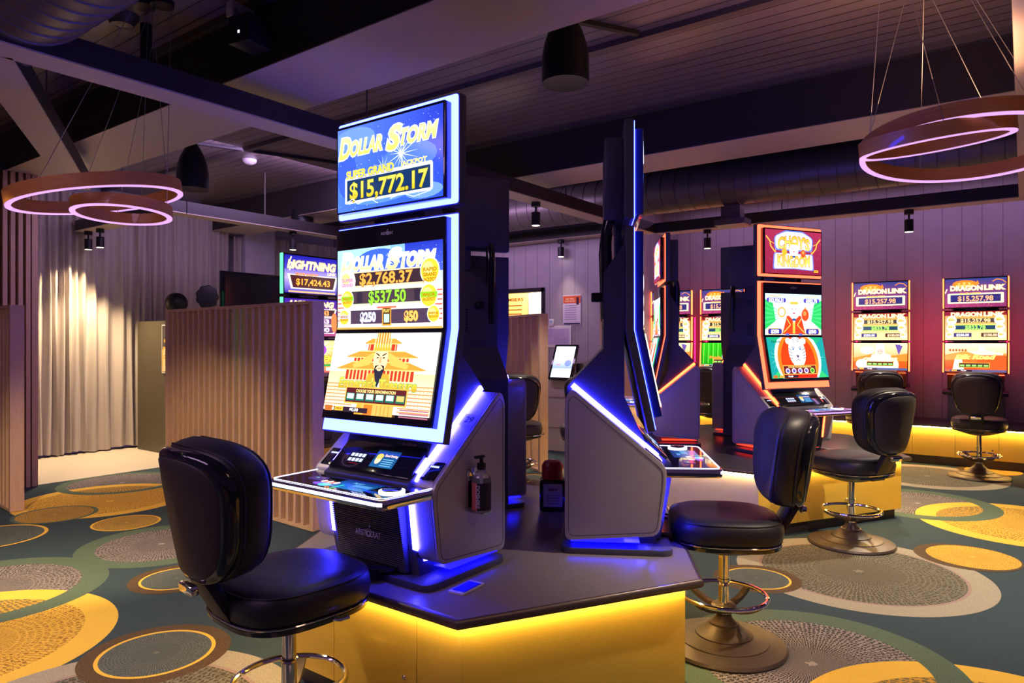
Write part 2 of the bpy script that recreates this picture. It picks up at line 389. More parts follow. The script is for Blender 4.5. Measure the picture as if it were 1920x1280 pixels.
def art_storm_mid():
    a = Art(.6, .335); a.rect(0, 0, .6, .335, '#7fb4f2', '#ffe9d8')
    a.rect(.2, .11, .2, .115, '#2436b8', '#4660dc'); a.rect(-.14, .13, .32, .075, '#a8d8f4'); a.ell(-.05, .10, .14, .06, '#3d63dd', 24)
    specks(a, 40, WH, 8, .06, .165)
    for x in (-.27, .27):
        for k in range(7): a.rect(x, -.02-.018*k, .055, .005, '#e05a3a'); a.rect(x+.01*(k % 2), -.029-.018*k, .05, .006, '#fff0e0')
    a.text(-.235, .112, 'D', .070, '#fffbe0', .055, WH, .08, .05, .25, col2='#ffe890'); a.text(-.112, .106, 'OLLAR', .050, '#fffbe0', .18, WH, .06, .035, .25, col2='#ffe890')
    a.text(.167, .106, 'TORM', .050, '#fffbe0', .18, WH, .06, .035, .25, col2='#ffe890'); a.text(.040, .112, 'S', .076, '#fffbe0', .052, WH, .06, .035, .25, col2='#ffe890')
    a.rect(0, .04, .50, .066, '#ffd9b0', r=.006); a.rect(0, .041, .44, .052, '#3a2830')
    a.text(-.01, .041, '$2,768.37', .045, '#ffae4a', .30, '#7a3410', .022, .022)
    a.rect(0, -.036, .50, .066, '#e8ffc0', r=.006); a.rect(0, -.034, .44, .052, '#4a3844')
    for x in (-.16, .17): a.rect(x, -.034, .034, .045, '#332838')
    a.text(0, -.034, '$537.50', .046, '#9af03a', .21, '#3a7010', .022, .022)
    a.rect(0, -.115, .56, .078, '#fff4ea', r=.006); a.rect(-.115, -.115, .20, .056, '#4c3a50'); a.rect(.13, -.115, .22, .056, '#4c3a50')
    a.text(-.11, -.115, '$250', .036, '#dcdcf4', .09, '#77708c', .03, .055); a.text(.135, -.115, '$50', .036, '#ffc060', .07, '#8a4a10', .03, .055)
    a.rect(0, -.113, .052, .078, '#e09a3a'); a.rect(0, -.113, .04, .066, '#5a3a14'); a.text(0, -.092, 'PLAY', .012, '#ffe070', .034); a.rect(0, -.122, .03, .034, '#c0fff0')
    a.rect(0, -.078, .11, .007, '#e86a4a')
    medal(a, .235, .055, .046, 'RAPID|GRAND|JACKPOT'); medal(a, -.235, .035, .046, 'SUPER|GRAND', '#fbe4f0', '#f08ab0'); medal(a, .23, -.04, .042, 'MAJOR|JACKPOT', band='#8ae02a'); medal(a, -.235, -.04, .036, 'MAJOR|JACKPOT', band='#8ae02a')
    medal(a, -.255, -.115, .03, 'MINOR|BONUS', band='#c8c8f0'); medal(a, .255, -.11, .03, 'MINI|BONUS')
    a.rect(0, -.161, .6, .008, '#c9a24a')
    return a
def pagoda(a, x, y, w, h, c='#f09a3a', c2='#c43a24'):
    a.rect(x, y-h*.35, w*.74, h*.6, c2); n = max(3, int(w/.03))
    for i in range(n): a.rect(x-w*.33+w*.66*i/(n-1), y-h*.35, w*.012+.002, h*.6, '#ffd08a')
    a.poly([(x-w/2, y-h*.06), (x-w*.40, y-h*.1), (x+w*.40, y-h*.1), (x+w/2, y-h*.06), (x+w*.36, y+h*.22), (x+w*.30, y+h*.34), (x-w*.30, y+h*.34), (x-w*.36, y+h*.22)], c)
    a.rect(x, y-h*.085, w*.84, h*.07, '#ffcf7a'); a.rect(x, y+h*.33, w*.62, h*.06, '#ffd98a')
def ruler(a, x, y, s):
    """bearded man in a tall beaded crown and robe"""
    a.poly([(x-.11*s, y-.20*s), (x+.11*s, y-.20*s), (x+.06*s, y-.03*s), (x-.06*s, y-.03*s)], '#f6a838')
    a.poly([(x-.03*s, y-.20*s), (x+.03*s, y-.20*s), (x+.012*s, y-.05*s), (x-.012*s, y-.05*s)], '#fff2d8')
    a.ell(x, y+.03*s, .042*s, .056*s, '#ffd7a8', 20); a.rect(x, y+.078*s, .092*s, .03*s, '#f2b23e'); a.rect(x, y+.118*s, .075*s, .05*s, '#e88a2c'); a.rect(x, y+.148*s, .125*s, .012*s, '#ffd060')
    for i in range(7): a.rect(x-.045*s+.015*s*i, y+.112*s, .005*s, .07*s, '#fff0b0')
    for q in (-1, 1):
        a.poly([(x+q*.008*s, y+.046*s), (x+q*.03*s, y+.056*s), (x+q*.03*s, y+.051*s), (x+q*.008*s, y+.04*s)], '#3a2018'); a.ell(x+q*.018*s, y+.035*s, .007*s, .003*s, '#3a2018', 8)
        a.poly([(x, y+.006*s), (x+q*.026*s, y+.002*s), (x+q*.03*s, y-.022*s), (x+q*.014*s, y+.0*s)], '#2a1812')
    a.poly([(x-.005*s, y+.038*s), (x+.005*s, y+.038*s), (x+.008*s, y+.014*s), (x-.008*s, y+.014*s)], '#e8a878')
    a.poly([(x-.03*s, y-.012*s), (x+.03*s, y-.012*s), (x+.018*s, y-.05*s), (x, y-.09*s), (x-.018*s, y-.05*s)], '#2c2a3c'); a.ell(x, y-.012*s, .014*s, .008*s, '#ffd0a0', 10); a.rect(x, y-.008*s, .016*s, .003*s, '#b04830')
def button_bar(a, x, y, w, n, label, cols, h=.052):
    a.rect(x, y, w+.012, h+.012, '#ffb84a'); a.rect(x, y, w, h, '#5a1e24'); a.text(x, y+h*.30, label, h*.2, '#ffe28a', w*.66)
    for i in range(n):
        bx = x-w/2+w*(i+.5)/n; a.rect(bx, y-h*.12, w/n*.86, h*.52, '#14705a' if cols != 'g' else '#1c8a20'); a.rect(bx, y-h*.08, w/n*.7, h*.36, (cols if cols != 'g' else '#a8ff7a') if (i < n-1 or cols == 'g') else '#ffc06a')
def credit_bar(a, y):
    a.rect(-.265, y, .045, .022, '#c06a2a'); a.rect(-.13, y-.001, .20, .02, '#33202c'); a.rect(-.2, y, .05, .016, '#ffc83a'); a.text(-.2, y, 'CREDIT', .008, '#7a3a10', .04); a.text(-.11, y, '$0.00', .012, WH, .05)
def art_emperor():
    a = Art(.6, .33); a.rect(0, .03, .6, .27, '#fffdf8', '#fff6ea'); a.rect(0, -.075, .6, .16, '#ffd9a0', '#fff1dc')
    for x in (-.24, .25): a.ell(x, .11, .035, .03, '#dff2ee', 16); a.ell(x+.006, .105, .024, .02, '#fffdf8', 16)
    for k in range(8):
        y = -.045-.014*k
        a.rect(-.215, y, .17, .004, '#f08a4a'); a.rect(.215, y, .17, .004, '#f08a4a')
        for i in range(9): a.rect(-.29+.02*i, y-.005, .003, .008, '#ffb078'); a.rect(.135+.02*i, y-.005, .003, .008, '#ffb078')
    pagoda(a, 0, .125, .22, .05); pagoda(a, 0, .07, .42, .062); pagoda(a, 0, .022, .52, .075)
    for q in (-1, 1): a.poly([(q*.03, .08), (q*.045, .085), (q*.16, .035), (q*.15, .02), (q*.06, .035)], '#ffbe5a')
    ruler(a, 0, .03, .98)
    a.text(-.115, -.040, "Emperor's", .040, '#ffe04a', .215, '#3a9a5a', .035, .03, .1, col2='#f0a020'); a.text(.115, -.042, 'Treasure', .040, '#ffe04a', .205, '#3a9a5a', .035, .03, .1, col2='#f0a020')
    a.rect(.02, -.145, .18, .05, '#f0b45a'); a.rect(-.03, -.145, .05, .05, '#d87a2a')
    for i in range(4): a.rect(.02+.022*i, -.145, .003, .048, '#c88030')
    button_bar(a, 0, -.089, .34, 6, 'CHOOSE YOUR DENOMINATION', '#d8fff4', .058); credit_bar(a, -.148)
    for k in range(3): a.rect(.22, -.135-.013*k, .15, .005, '#b06a80')
    return a
def round_man(a, x, y, s, body=True):
    """plain smiling old man with white beard and red robe"""
    if body:
        a.poly([(x-.10*s, y-.15*s), (x+.10*s, y-.15*s), (x+.06*s, y-.03*s), (x-.06*s, y-.03*s)], '#f0401c'); a.rect(x, y-.10*s, .02*s, .09*s, '#ffc04a')
        for q in (-1, 1): a.line([(x+q*.06*s, y-.05*s), (x+q*.03*s, y-.09*s), (x+q*.09*s, y-.14*s)], .006*s, '#ffd060')
    a.ell(x, y, .05*s, .052*s, '#fff6ee', 18); a.poly([(x-.04*s, y-.01*s), (x+.04*s, y-.01*s), (x, y-.08*s)], '#ffffff'); a.rect(x, y+.052*s, .07*s, .016*s, '#f4b838')
    for q in (-1, 1): a.ell(x+q*.016*s, y+.012*s, .005*s, .003*s, '#5a3a50', 8)
    a.ell(x, y-.014*s, .012*s, .005*s, '#c05068', 8); a.ell(x, y-.055*s, .02*s, .008*s, '#34508a', 10)
def art_choy_top():
    a = Art(.6, .348); a.rect(0, 0, .6, .348, '#a02a50', '#8c2040'); specks(a, 90, '#ffb060', 21)
    for q in (-1, 1):
        bolt(a, [(q*.29, .12), (q*.25, .08), (q*.24, .04), (q*.18, -.02), (q*.11, -.03)], '#ff7a20', .014); bolt(a, [(q*.29, .12), (q*.25, .08), (q*.24, .04), (q*.18, -.02), (q*.11, -.03)], '#ffd86a', .005)
        bolt(a, [(q*.25, .08), (q*.2, .06), (q*.19, .0)], '#ffb040', .005)
    for (w, c) in ((.03, '#6a7cf0'), (.018, WH)):
        a.poly(rpoly([(-.17-w, .04-w), (.17+w, .04-w), (.18+w, .12), (.09, .145+w), (-.09, .145+w), (-.18-w, .12)], .03), c); a.poly(rpoly([(-.18-w, -.02+w*.4), (.18+w, -.02+w*.4), (.19+w, -.125-w*.6), (0, -.118-w*.5), (-.19-w, -.125-w*.6)], .02), c)
    a.text(0, .085, "CHOY'S", .088, '#ffb62e', .33, '#a83a10', .035, .03, arc=.8, col2='#ffe27a'); a.text(0, -.072, 'KINGDOM', .082, '#ffb62e', .34, '#a83a10', .035, .03, arc=-.3, col2='#ffe27a')
    a.ell(-.10, .0, .028, .03, '#f4b030', 16); a.ell(.10, -.005, .028, .032, '#f05020', 16); a.ell(.10, .002, .014, .014, '#ff9a50', 10); round_man(a, 0, .02, 1.0, False)
    a.rect(.24, -.145, .045, .02, '#ffc23a'); a.text(.24, -.145, 'LINK', .01, '#a02a20', .035)
    return a
def art_choy_mid():
    a = Art(.6, .335); a.rect(0, 0, .6, .335, '#c8f0ff', '#e8fff4')
    for q in (-1, 1):
        a.poly([(q*.3, .12), (q*.3, -.12), (q*.19, -.05), (q*.22, .09)], '#2cc060')
        for k in range(5): a.poly([(q*.3, .1-.04*k), (q*.3, .085-.04*k), (q*.14, .02-.012*k)], '#46d87a')
    a.ell(0, .0, .17, .14, WH, 26); burst(a, 0, .08, .2, 22, '#b8dcff', seed=9)
    for x, t in ((-.185, '$22,906.31'), (.19, '$583.78')): a.text(x, .148, 'GRAND JACKPOT', .014, '#f8a02a', .14); a.rect(x, .115, .20 if x < 0 else .17, .034, '#4a38b8', r=.015); a.text(x, .115, t, .026, WH, .15 if x < 0 else .12, None, 0, .05)
    for x, t in ((-.2, '$250'), (.2, '$50')): a.rect(x, -.135, .15, .052, '#ffb03a', r=.018); a.rect(x, -.135, .14, .044, '#33309c', r=.018); a.text(x, -.135, t, .028, WH, .08, None, 0, .05)
    round_man(a, .0, .03, 1.25); a.ell(-.13, .02, .042, .042, '#f0a838', 20); a.ell(-.13, .02, .03, .03, WH, 18); a.ell(.12, .0, .04, .05, '#f04a1c', 20); a.ell(.115, .012, .02, .02, '#ff8a4a', 12); a.rect(.12, .055, .018, .014, '#ff9030')
    for q in (-1, 1): a.ell(q*.07, -.16, .02, .012, '#5a6ac0', 10)
    return a
def tiger(a, x, y, s):
    a.ell(x, y, .085*s, .12*s, '#fffefc', 24)
    for q in (-1, 1):
        a.ell(x+q*.075*s, y+.085*s, .028*s, .026*s, '#ffffff', 12); a.ell(x+q*.035*s, y+.022*s, .012*s, .006*s, '#3a70c0', 10); a.line([(x+q*.016*s, y+.03*s), (x+q*.05*s, y+.04*s)], .005*s, '#4a4060')
        for k in range(4): a.line([(x+q*.085*s, y+.03*s-.025*s*k), (x+q*.052*s, y+.01*s-.02*s*k)], .005*s, '#4c4468')
        for k in range(3): a.line([(x+q*.008*s, y+.075*s+.014*s*k), (x+q*.04*s, y+.09*s+.014*s*k)], .004*s, '#4c4468')
        a.line([(x, y-.055*s), (x+q*.022*s, y-.07*s)], .004*s, '#40385a')
    a.poly([(x-.018*s, y-.025*s), (x+.018*s, y-.025*s), (x, y-.05*s)], '#5a4468'); a.line([(x, y-.045*s), (x, y-.062*s)], .004*s, '#40385a')
def art_tiger():
    a = Art(.6, .33); a.rect(0, 0, .6, .33, '#1aa878', '#30c070')
    for q in (-1, 1): a.poly([(q*.3, .165), (q*.3, -.165), (q*.22, -.1), (q*.2, .1)], '#189a98'); burst(a, q*.2, 0, .13, 12, '#8af0c0', seed=12)
    a.ell(0, -.01, .245, .25, '#c8f4ff', 28); a.ell(0, -.02, .215, .235, '#ff7a1c', 28); a.ell(0, -.03, .18, .22, '#e83c10', 28)
    a.p = [(list(map(lambda p: (max(-.3, min(.3, p[0])), max(-.165, min(.165, p[1]))), pts)), c, z) for pts, c, z in a.p]
    tiger(a, 0, .045, 1.05); a.rect(0, -.12, .6*.58, .088, '#d02414')
    a.text(-.21, .13, 'Fortune', .02, '#0c4a5c', .09, None, 0, .02, .2)
    a.rect(0, -.10, .352, .075, '#f2b04a'); a.rect(0, -.10, .338, .063, '#6a1822'); a.text(0, -.077, 'CHOOSE YOUR DENOMINATION', .012, '#ffd86a', .24)
    for i in range(5): a.ell(-.13+.065*i, -.108, .024, .022, '#e8d8ff' if i < 4 else '#a8f060', 14); a.ell(-.13+.065*i, -.108, .015, .013, '#6a58a8' if i < 4 else '#2c8a28', 12)
    credit_bar(a, -.152)
    return a
def art_dragon_top():
    a = Art(.58, .325); a.poly([(-.29, -.1625), (.29, -.1625), (.29, .1625), (-.29, .1625)], ['#a83468', '#8a2c60', '#2c3c80', '#303a78'])
    a.ell(-.10, .10, .12, .045, '#ff7a20', 20); a.ell(-.10, .094, .085, .028, '#ffc060', 16)
    for q in range(5): a.poly([(-.2+.05*q, .09), (-.18+.05*q, .14), (-.16+.05*q, .095)], '#ff8a2a')
    bolt(a, [(.16, .12), (.20, .145), (.25, .135), (.285, .10)], '#ff8a30', .009); bolt(a, [(-.29, .0), (-.27, .05)], '#fff0c0', .012)
    a.text(-.085, .055, 'DRAGON', .052, '#fff4c8', .30, '#d8a050', .05, .05, .0); a.text(.175, .055, 'LINK', .052, '#fff4c8', .18, '#d8a050', .05, .05, .0)
    a.rect(0, -.062, .53, .115, '#fff3c0', r=.01); a.rect(0, -.062, .475, .082, '#2e2a6c'); specks(a, 70, '#ffd070', 31, -.16, -.125); specks(a, 40, '#ffd070', 32, -.16, .0)
    a.text(-.05, -.006, 'GRAND JACKPOT', .018, '#ffc86a', .2, '#c86a20', .03, .04); a.text(0, -.064, '$15,257.98', .054, '#ffb486', .33, '#c0401a', .022, .022)
    return a
def art_dragon_mid(s1='$833.78'):
    a = Art(.58, .325); a.rect(0, 0, .58, .325, '#ff8a2a', '#ffd9a0'); a.rect(0, .14, .58, .05, '#8a1e28')
    a.text(-.085, .128, 'DRAGON', .044, '#fff4c8', .29, '#d09030', .05, .05); a.text(.17, .128, 'LINK', .044, '#fff4c8', .18, '#d09030', .05, .05)
    a.rect(0, .058, .40, .062, '#e8b04a', r=.006); a.rect(0, .058, .38, .048, '#4a4038'); a.text(0, .058, '$15,257.98', .04, '#ffe0a0', .28, '#a05a20', .022, .022)
    a.rect(0, -.02, .40, .06, '#b8f060', r=.006); a.rect(0, -.02, .38, .046, '#26405c'); a.text(0, -.02, s1, .038, '#b8ff70', .19, '#3a8a20', .022, .022)
    a.rect(0, -.105, .52, .07, '#ffd890', r=.006); a.rect(-.12, -.105, .17, .045, '#3c3470'); a.rect(.14, -.105, .17, .045, '#5a3430'); a.rect(.01, -.105, .06, .05, '#e0ff9a')
    a.text(-.12, -.105, '$250.00', .026, '#f0f0ff', .12, None, 0, .04); a.text(.14, -.105, '$100.00', .026, '#ffe0b0', .12, None, 0, .04)
    for x in (-1, 1): medal(a, x*.225, .062, .045, 'GRAND', '#fff4d8'); medal(a, x*.23, -.02, .04, 'MAJOR', '#fff8ee'); medal(a, x*.245, -.105, .034, 'MINOR', '#fffaf4')
    return a
def art_desert():
    a = Art(.58, .325); a.rect(0, .05, .58, .225, '#ffe6b8', '#ff9a40'); a.rect(0, -.09, .58, .145, '#f0641c', '#d84a10'); a.ell(-.14, .08, .08, .05, '#fffbe8', 20)
    a.poly([(-.29, -.02), (-.1, .03), (.05, .0), (.29, .04), (.29, -.05), (-.29, -.06)], '#ff8a30')
    a.poly([(-.15, -.16), (.17, -.16), (.11, .02), (.0, .06), (-.09, .02)], '#f6f4ff'); a.poly([(-.055, .03), (.055, .03), (.04, .15), (0, .163), (-.04, .15)], '#fff8f8'); a.ell(0, .06, .032, .04, '#e8c0b0', 16)
    a.ell(-.19, -.09, .075, .06, '#fffdf8', 18); a.rect(.2, .1, .03, .09, '#4a78d0'); a.poly([(.16, .15), (.24, .13), (.20, .02)], '#6a50a0'); a.ell(.17, -.1, .03, .07, '#ffe8c8', 14)
    for q in (-1, 1): a.rect(q*.02, .062, .01, .006, '#5a3a6a')
    a.text(0, -.03, 'GENGHIS', .034, '#ffffd8', .36, '#e8a020', .03, .05, .15); button_bar(a, 0, -.085, .28, 5, ' ', 'g', .045); a.rect(0, -.148, .58, .025, '#4a5a90'); credit_bar(a, -.148)
    return a
def art_silk():
    a = Art(.58, .325); a.rect(0, .05, .58, .225, '#ffe9c8', '#ffa850'); a.rect(0, -.09, .58, .145, '#f4702a', '#c84010')
    for i in range(6): a.ell(-.24+.03*i, .085, .011, .014, '#b05a18', 8)
    a.poly([(-.29, .03), (-.1, .075), (.1, .06), (.29, .05), (.29, .0), (-.29, -.03)], '#ff9a48'); a.poly([(-.22, -.16), (-.1, -.16), (-.13, .0), (-.19, .01)], '#fff0e0')
    a.poly([(.02, -.16), (.29, -.16), (.29, .02), (.2, .07), (.08, .05), (.02, -.02)], '#e05a24'); a.ell(.06, .1, .026, .03, '#f4e4ff', 14); a.poly([(-.08, .07), (.1, .09), (.26, .05), (.26, .03), (.02, .03)], '#ffe0c8')
    a.text(0, .01, 'Silk Road', .05, '#fff27a', .36, '#e8841c', .03, .05, .3); button_bar(a, -.01, -.085, .28, 5, ' ', 'g', .045); a.rect(0, -.148, .58, .025, '#5a5a88'); credit_bar(a, -.148)
    return a
def art_panda():
    a = Art(.58, .325); a.rect(0, 0, .58, .325, '#3ad01c', '#1c8a14'); rd = random.Random(4)
    for i in range(26):
        x = -.28+.0225*i; a.rect(x, .02, .008, .28, ['#0a7a10', '#8af050', '#1ea01a'][i % 3])
    x, y = .09, .075; a.ell(x+.03, -.02, .12, .11, '#ffffff', 22); a.ell(x, y, .075, .068, '#ffffff', 22)
    for q in (-1, 1): a.ell(x+q*.058, y+.058, .022, .022, '#1c1828', 12); a.ell(x+q*.028, y+.006, .018, .014, '#2a2438', 12); a.ell(x+q*.026, y+.009, .005, .005, WH, 8)
    a.ell(x, y-.022, .012, .008, '#2a2438', 10); a.ell(x+.14, -.03, .04, .08, '#242030', 14)
    a.text(.0, -.035, 'Panda Magic', .034, '#ff9a3a', .34, '#8a3a10', .03, .05); button_bar(a, .02, -.09, .26, 5, ' ', 'g', .05); a.rect(0, -.148, .58, .025, '#cfe8ff'); credit_bar(a, -.148)
    return a
def art_light_top():
    a = Art(.58, .325); a.rect(0, .06, .58, .205, '#1c1ca0', '#5a4cd8'); a.rect(0, -.1, .58, .125, '#a89af0', '#2a249c'); a.rect(0, .0, .58, .08, '#7a70e8', '#b8a8f8')
    a.text(0, .085, 'LIGHTNING', .066, '#fff7c0', .50, '#c8a860', .045, .045, .2); bolt(a, [(-.22, .15), (-.245, .09), (-.21, .1), (-.24, .03)], '#fff7c0', .012); a.text(.21, .025, 'LINK', .026, '#fff0b0', .09, None, 0, .04, .2)
    a.poly([(-.26, .0), (.28, -.0), (.245, -.125), (-.225, -.125)], '#fff6e8'); a.poly([(-.235, -.008), (.255, -.008), (.225, -.115), (-.205, -.115)], '#3c1c24'); a.text(-.06, .005, 'GRAND JACKPOT', .02, '#ff9a30', .24, '#8a3010', .03, .04)
    a.text(.01, -.062, '$17,424.43', .052, '#ffb03a', .36, '#a04a10', .022, .022); a.rect(0, -.15, .5, .015, '#e0b080')
    return a
def art_light_mid():
    a = Art(.58, .325); a.rect(0, 0, .58, .325, '#2a1c9c', '#a8407c'); a.text(0, .12, 'LIGHTNING', .046, '#fff7c0', .46, '#c8a860', .045, .045, .2); a.text(.22, .08, 'LINK', .02, '#fff0b0', .07)
    for y, t, c in ((.045, '$17,424.43', '#ff9a50'), (-.03, '$813.43', '#ffd0ff'), (-.105, '$100.00', '#f0e0ff')):
        a.poly([(-.27, y+.035), (.27, y+.035), (.24, y-.035), (-.24, y-.035)], '#fff0e0'); a.poly([(-.25, y+.028), (.25, y+.028), (.225, y-.028), (-.225, y-.028)], '#5c2460' if y < .04 else '#38181c'); a.text(.03, y, t, .038, c, .30, None, 0, .05)
    for q in (-1, 1): a.ell(q*.24, -.04, .035, .09, '#ff7a3a', 14)
    return a
def art_light_low():
    a = Art(.58, .325); a.rect(0, .06, .58, .205, '#ffe890', '#e89038'); a.rect(0, -.08, .58, .10, '#f4b84a', '#b03048'); burst(a, .1, .08, .2, 26, '#fff8d0', .003, seed=14)
    a.ell(.05, .08, .1, .06, '#a03ac8', 18); a.ell(.05, .085, .07, .04, '#ffd0f0', 16); a.text(.04, .0, 'WILD GEMS', .05, '#ffd93a', .42, '#8a2a20', .04, .05, .2)
    a.rect(0, -.06, .58, .02, '#2ca040')
    for i in range(7): a.rect(-.24+.08*i, -.095, .06, .03, '#fff0d0')
    a.rect(0, -.145, .58, .035, '#3c1c30'); credit_bar(a, -.146)
    return a

# ------------------------------------------------------------ tall gaming machine (two islands)
A34 = .34
def logo(parent, x, y, z, w, m4=None, col='#e8ecff', name='lettering'):
    a = Art(w*1.1, w*.6); a.text(0, 0, 'ARISTOCRAT', w*.17, col, w, None, 0, .012); a.ell(w*.07, w*.20, w*.035, w*.035, col, 14); a.ell(w*.03, w*.02, w*.115, w*.115, col, 24)
    a.ell(w*.03, w*.02, w*.095, w*.095, '#10121c', 24); a.text(w*.03, 0, 'O', w*.15, col)
    a.p = a.p
    return a.build(name, 'print', parent, m4 or face_front(x, y, z))
def led_path(bm, pts, w, x0, x1):
    """thin strip following (t,z) points, x from x0 to x1"""
    n = len(pts); L = []; R = []
    for i, p in enumerate(pts):
        a = Vector(pts[max(0, i-1)]); b = Vector(pts[min(n-1, i+1)]); d = (b-a).normalized(); nn = Vector((-d.y, d.x))*w/2
        L.append(Vector(p)+nn); R.append(Vector(p)-nn)
    for i in range(n-1): prism(bm, [L[i], L[i+1], R[i+1], R[i]], 'x', x0, x1)
def make_machine(label, arts, led, strip, loc, rz, near=True):
    """origin = middle of base front edge on the counter; front faces -Y"""
    t = thing('gaming_machine', label, 'gaming machine', loc, rz, 'tall gaming machines on the two islands')
    b = new(); prism(b, rpoly([(-.34, 0), (.34, 0), (.34, .47), (-.34, .47)], .05), 'z', .001, .026, bev=.004); obj('base_plate', b, 'plate', t)
    b = new()
    prism(b, [(.07, .02), (.05, .10), (.035, .28), (-.0, .335), (.0, .375), (.10, .44), (.15, .55), (.20, .66), (.20, 1.33), (.29, 1.20), (.29, .87), (.45, .70), (.45, .02)], 'x', -.235, .235); obj('cabinet_body', b, 'body', t)
    side = rpoly([(.455, .055), (.455, .66), (.425, .70), (.03, .375), (.03, .31), (.06, .085)], [.035, .03, .02, .03, .03, .04], 5)
    inner = rpoly([(.44, .075), (.44, .645), (.42, .672), (.045, .362), (.045, .31), (.072, .10)], [.03, .03, .02, .03, .03, .03], 5)
    for s in (-1, 1):
        b = new(); x0, x1 = sorted((s*.232, s*.325)); prism(b, side, 'x', x0, x1); h = obj('side_housing', b, 'silver', t)
        b = new(); x0, x1 = sorted((s*.325, s*.340)); prism(b, side, 'x', x0, x1, bev=.004)
        sp = obj('side_panel', b, 'grey_panel', h)
        b = new(); k = len(inner); tube(b, [(s*.3402, p[0], p[1]) for p in inner], .0011, 6, closed=True); obj('panel_seam', b, 'black', sp)
        # sloped top strip, then down past the deck and round under the housing
        b = new(); x0, x1 = sorted((s*.225, s*.245))
        led_path(b, [(.425, .710), (.06, .405)], .022, x0, x1); led_path(b, [(.06, .405), (.045, .385), (.055, .372)], .012, x0, x1+0.0)
        o = obj('light_strip', b, strip, t, smooth=False)
        b = new(); x0, x1 = sorted((s*.222, s*.236)); pts = [(.026, .325), (.05, .13)]+[(.05+.04*math.sin(a)+.0, .13-.045*(1-math.cos(a))) for a in (PI/6, PI/3, PI/2)]+[(.20, .072)]
        led_path(b, pts, .016, x0, x1); obj('light_strip', b, strip, t, smooth=False)
        for z in (.247, .205):
            b = new(); vs = lathe(b, [(.014, 0), (.014, .006), (.009, .010), (.001, .010)], 18); bmesh.ops.transform(b, matrix=Matrix.Translation((s*.283, .062-(z-.23)*.1, z)) @ Matrix.Rotation(PI/2, 4, 'X'), verts=vs); obj('key_lock', b, 'chrome', h)
    for s in (-1, 1):
        b = new(); x0, x1 = sorted((s*.238, s*.318)); box(b, (x0, .14, .0475), (x1, .43, .0505)); obj('under_light', b, 'blue_under' if led == 'blue_led' else 'red_under', t, smooth=False)
    # grooved front panel
    b = new(); prof = []
    for i in range(34):
        z = .035+i*.0082; q = -.012+(.32-z)*-.0; y = .052-.048*(z-.03)/.28
        prof += [(y-.012, z), (y-.012, z+.005), (y-.006, z+.0055), (y-.006, z+.0079)]
    prof += [(.03, .31), (.06, .035)]
    prism(b, prof, 'x', -.19, .19); fp = obj('front_panel', b, 'body', t, smooth=False)
    logo(fp, .02, .024-.012-.008, .165, .14)
    b = new(); prism(b, rpoly([(-.15, .06), (-.15, -.02), (-.10, -.05), (.10, -.05), (.15, -.02), (.15, .06)], .03), 'z', .045, .052)
    tube(b, [(-.15, -.01, .062), (-.10, -.045, .062), (0, -.055, .062), (.10, -.045, .062), (.15, -.01, .062)], .006, 8); obj('coin_tray', b, 'black_gloss', t)
    # deck
    deck = rpoly([(-.335, .055), (-.322, -.205), (.322, -.205), (.335, .055)], [.01, .035, .035, .01], 6)
    b = new(); prism(b, deck, 'z', .330, .366, bev=.004); dk = obj('button_deck', b, 'chrome', t, label='chrome edged button deck')
    g = [(x*.965, (y+.06)*.955-.055) for x, y in deck]
    b = new(); prism(b, g, 'z', .3662, .3682); obj('deck_glass', b, 'glassdark', dk)
    b = new()
    for i in range(len(g)-1):
        if i < 2: pass
        p = Vector(g[i]); q = Vector(g[i+1]);
        if (q-p).length < 1e-5: continue
        n = (q-p).normalized(); n = Vector((-n.y, n.x))*.0028; prism(b, [p+n, q+n, q-n, p-n], 'z', .3683, .3700)
    ed = [(x*1.004, (y+.06)*1.004-.06) for x, y in deck]; m0 = [p for p in ed if p[1] < -.19]
    for p, q in zip(m0, m0[1:]):
        p = Vector(p); q = Vector(q); n = (q-p).normalized(); n = Vector((n.y, -n.x))*.002; prism(b, [p, q, q+n, p+n], 'z', .345, .357)
    obj('edge_light', b, 'white_led' if led == 'blue_led' else 'violet_led', dk, smooth=False)
    a = Art(.4, .2); a.rect(.06, .0, .20, .12, '#0a2a6a', '#1468a8'); a.rect(.10, .0, .09, .03, '#4a86b8'); a.text(.05, .03, 'PLAY', .016, '#6aa0e0', .05)
    a.ell(-.07, -.045, .05, .02, '#7a50d0', 14); a.ell(-.05, -.05, .03, .022, '#4ac0d0', 12); a.rect(.02, -.05, .004, .07, '#3aff7a' if led == 'blue_led' else '#ff5030')
    for i in range(5): a.ell(-.10+.018*i, -.01-.006*(i % 2), .010, .016, '#ff6a50' if i % 2 else '#ffe0d8', 10)
    a.rect(-.165, .01, .09, .05, '#3c2a6a'); a.ell(-.17, .015, .01, .006, '#4ab080', 10)
    if led != 'blue_led': pass
    a.build('deck_screen', 'display', dk, Matrix.Translation((.0, -.095, .3689)))
    b = new(); lathe(b, [(.047, .3686), (.047, .374), (.036, .3745), (.036, .369)], 32, (.245, -.085), cap=False); bt = obj('play_button', b, 'white_led', dk, smooth=False)
    b = new(); lathe(b, [(.036, .3686), (.036, .378), (.026, .381), (.001, .381)], 28, (.245, -.085)); obj('button_cap', b, 'glassdark', bt)
    # console between deck and screens: keypad, member screen, bill slots
    def on_slope(x, y, z): return Matrix.Translation((x, y, z)) @ Matrix.Rotation(math.radians(42), 4, 'X')
    b = new(); vs = box(b, (-.225, -.075, -.012), (.225, .075, .012), .006); bmesh.ops.transform(b, matrix=on_slope(0, .075, .437), verts=b.verts); cn = obj('console', b, 'black_gloss', t)
    a = Art(.1, .06); a.rect(0, 0, .10, .052, '#101020')
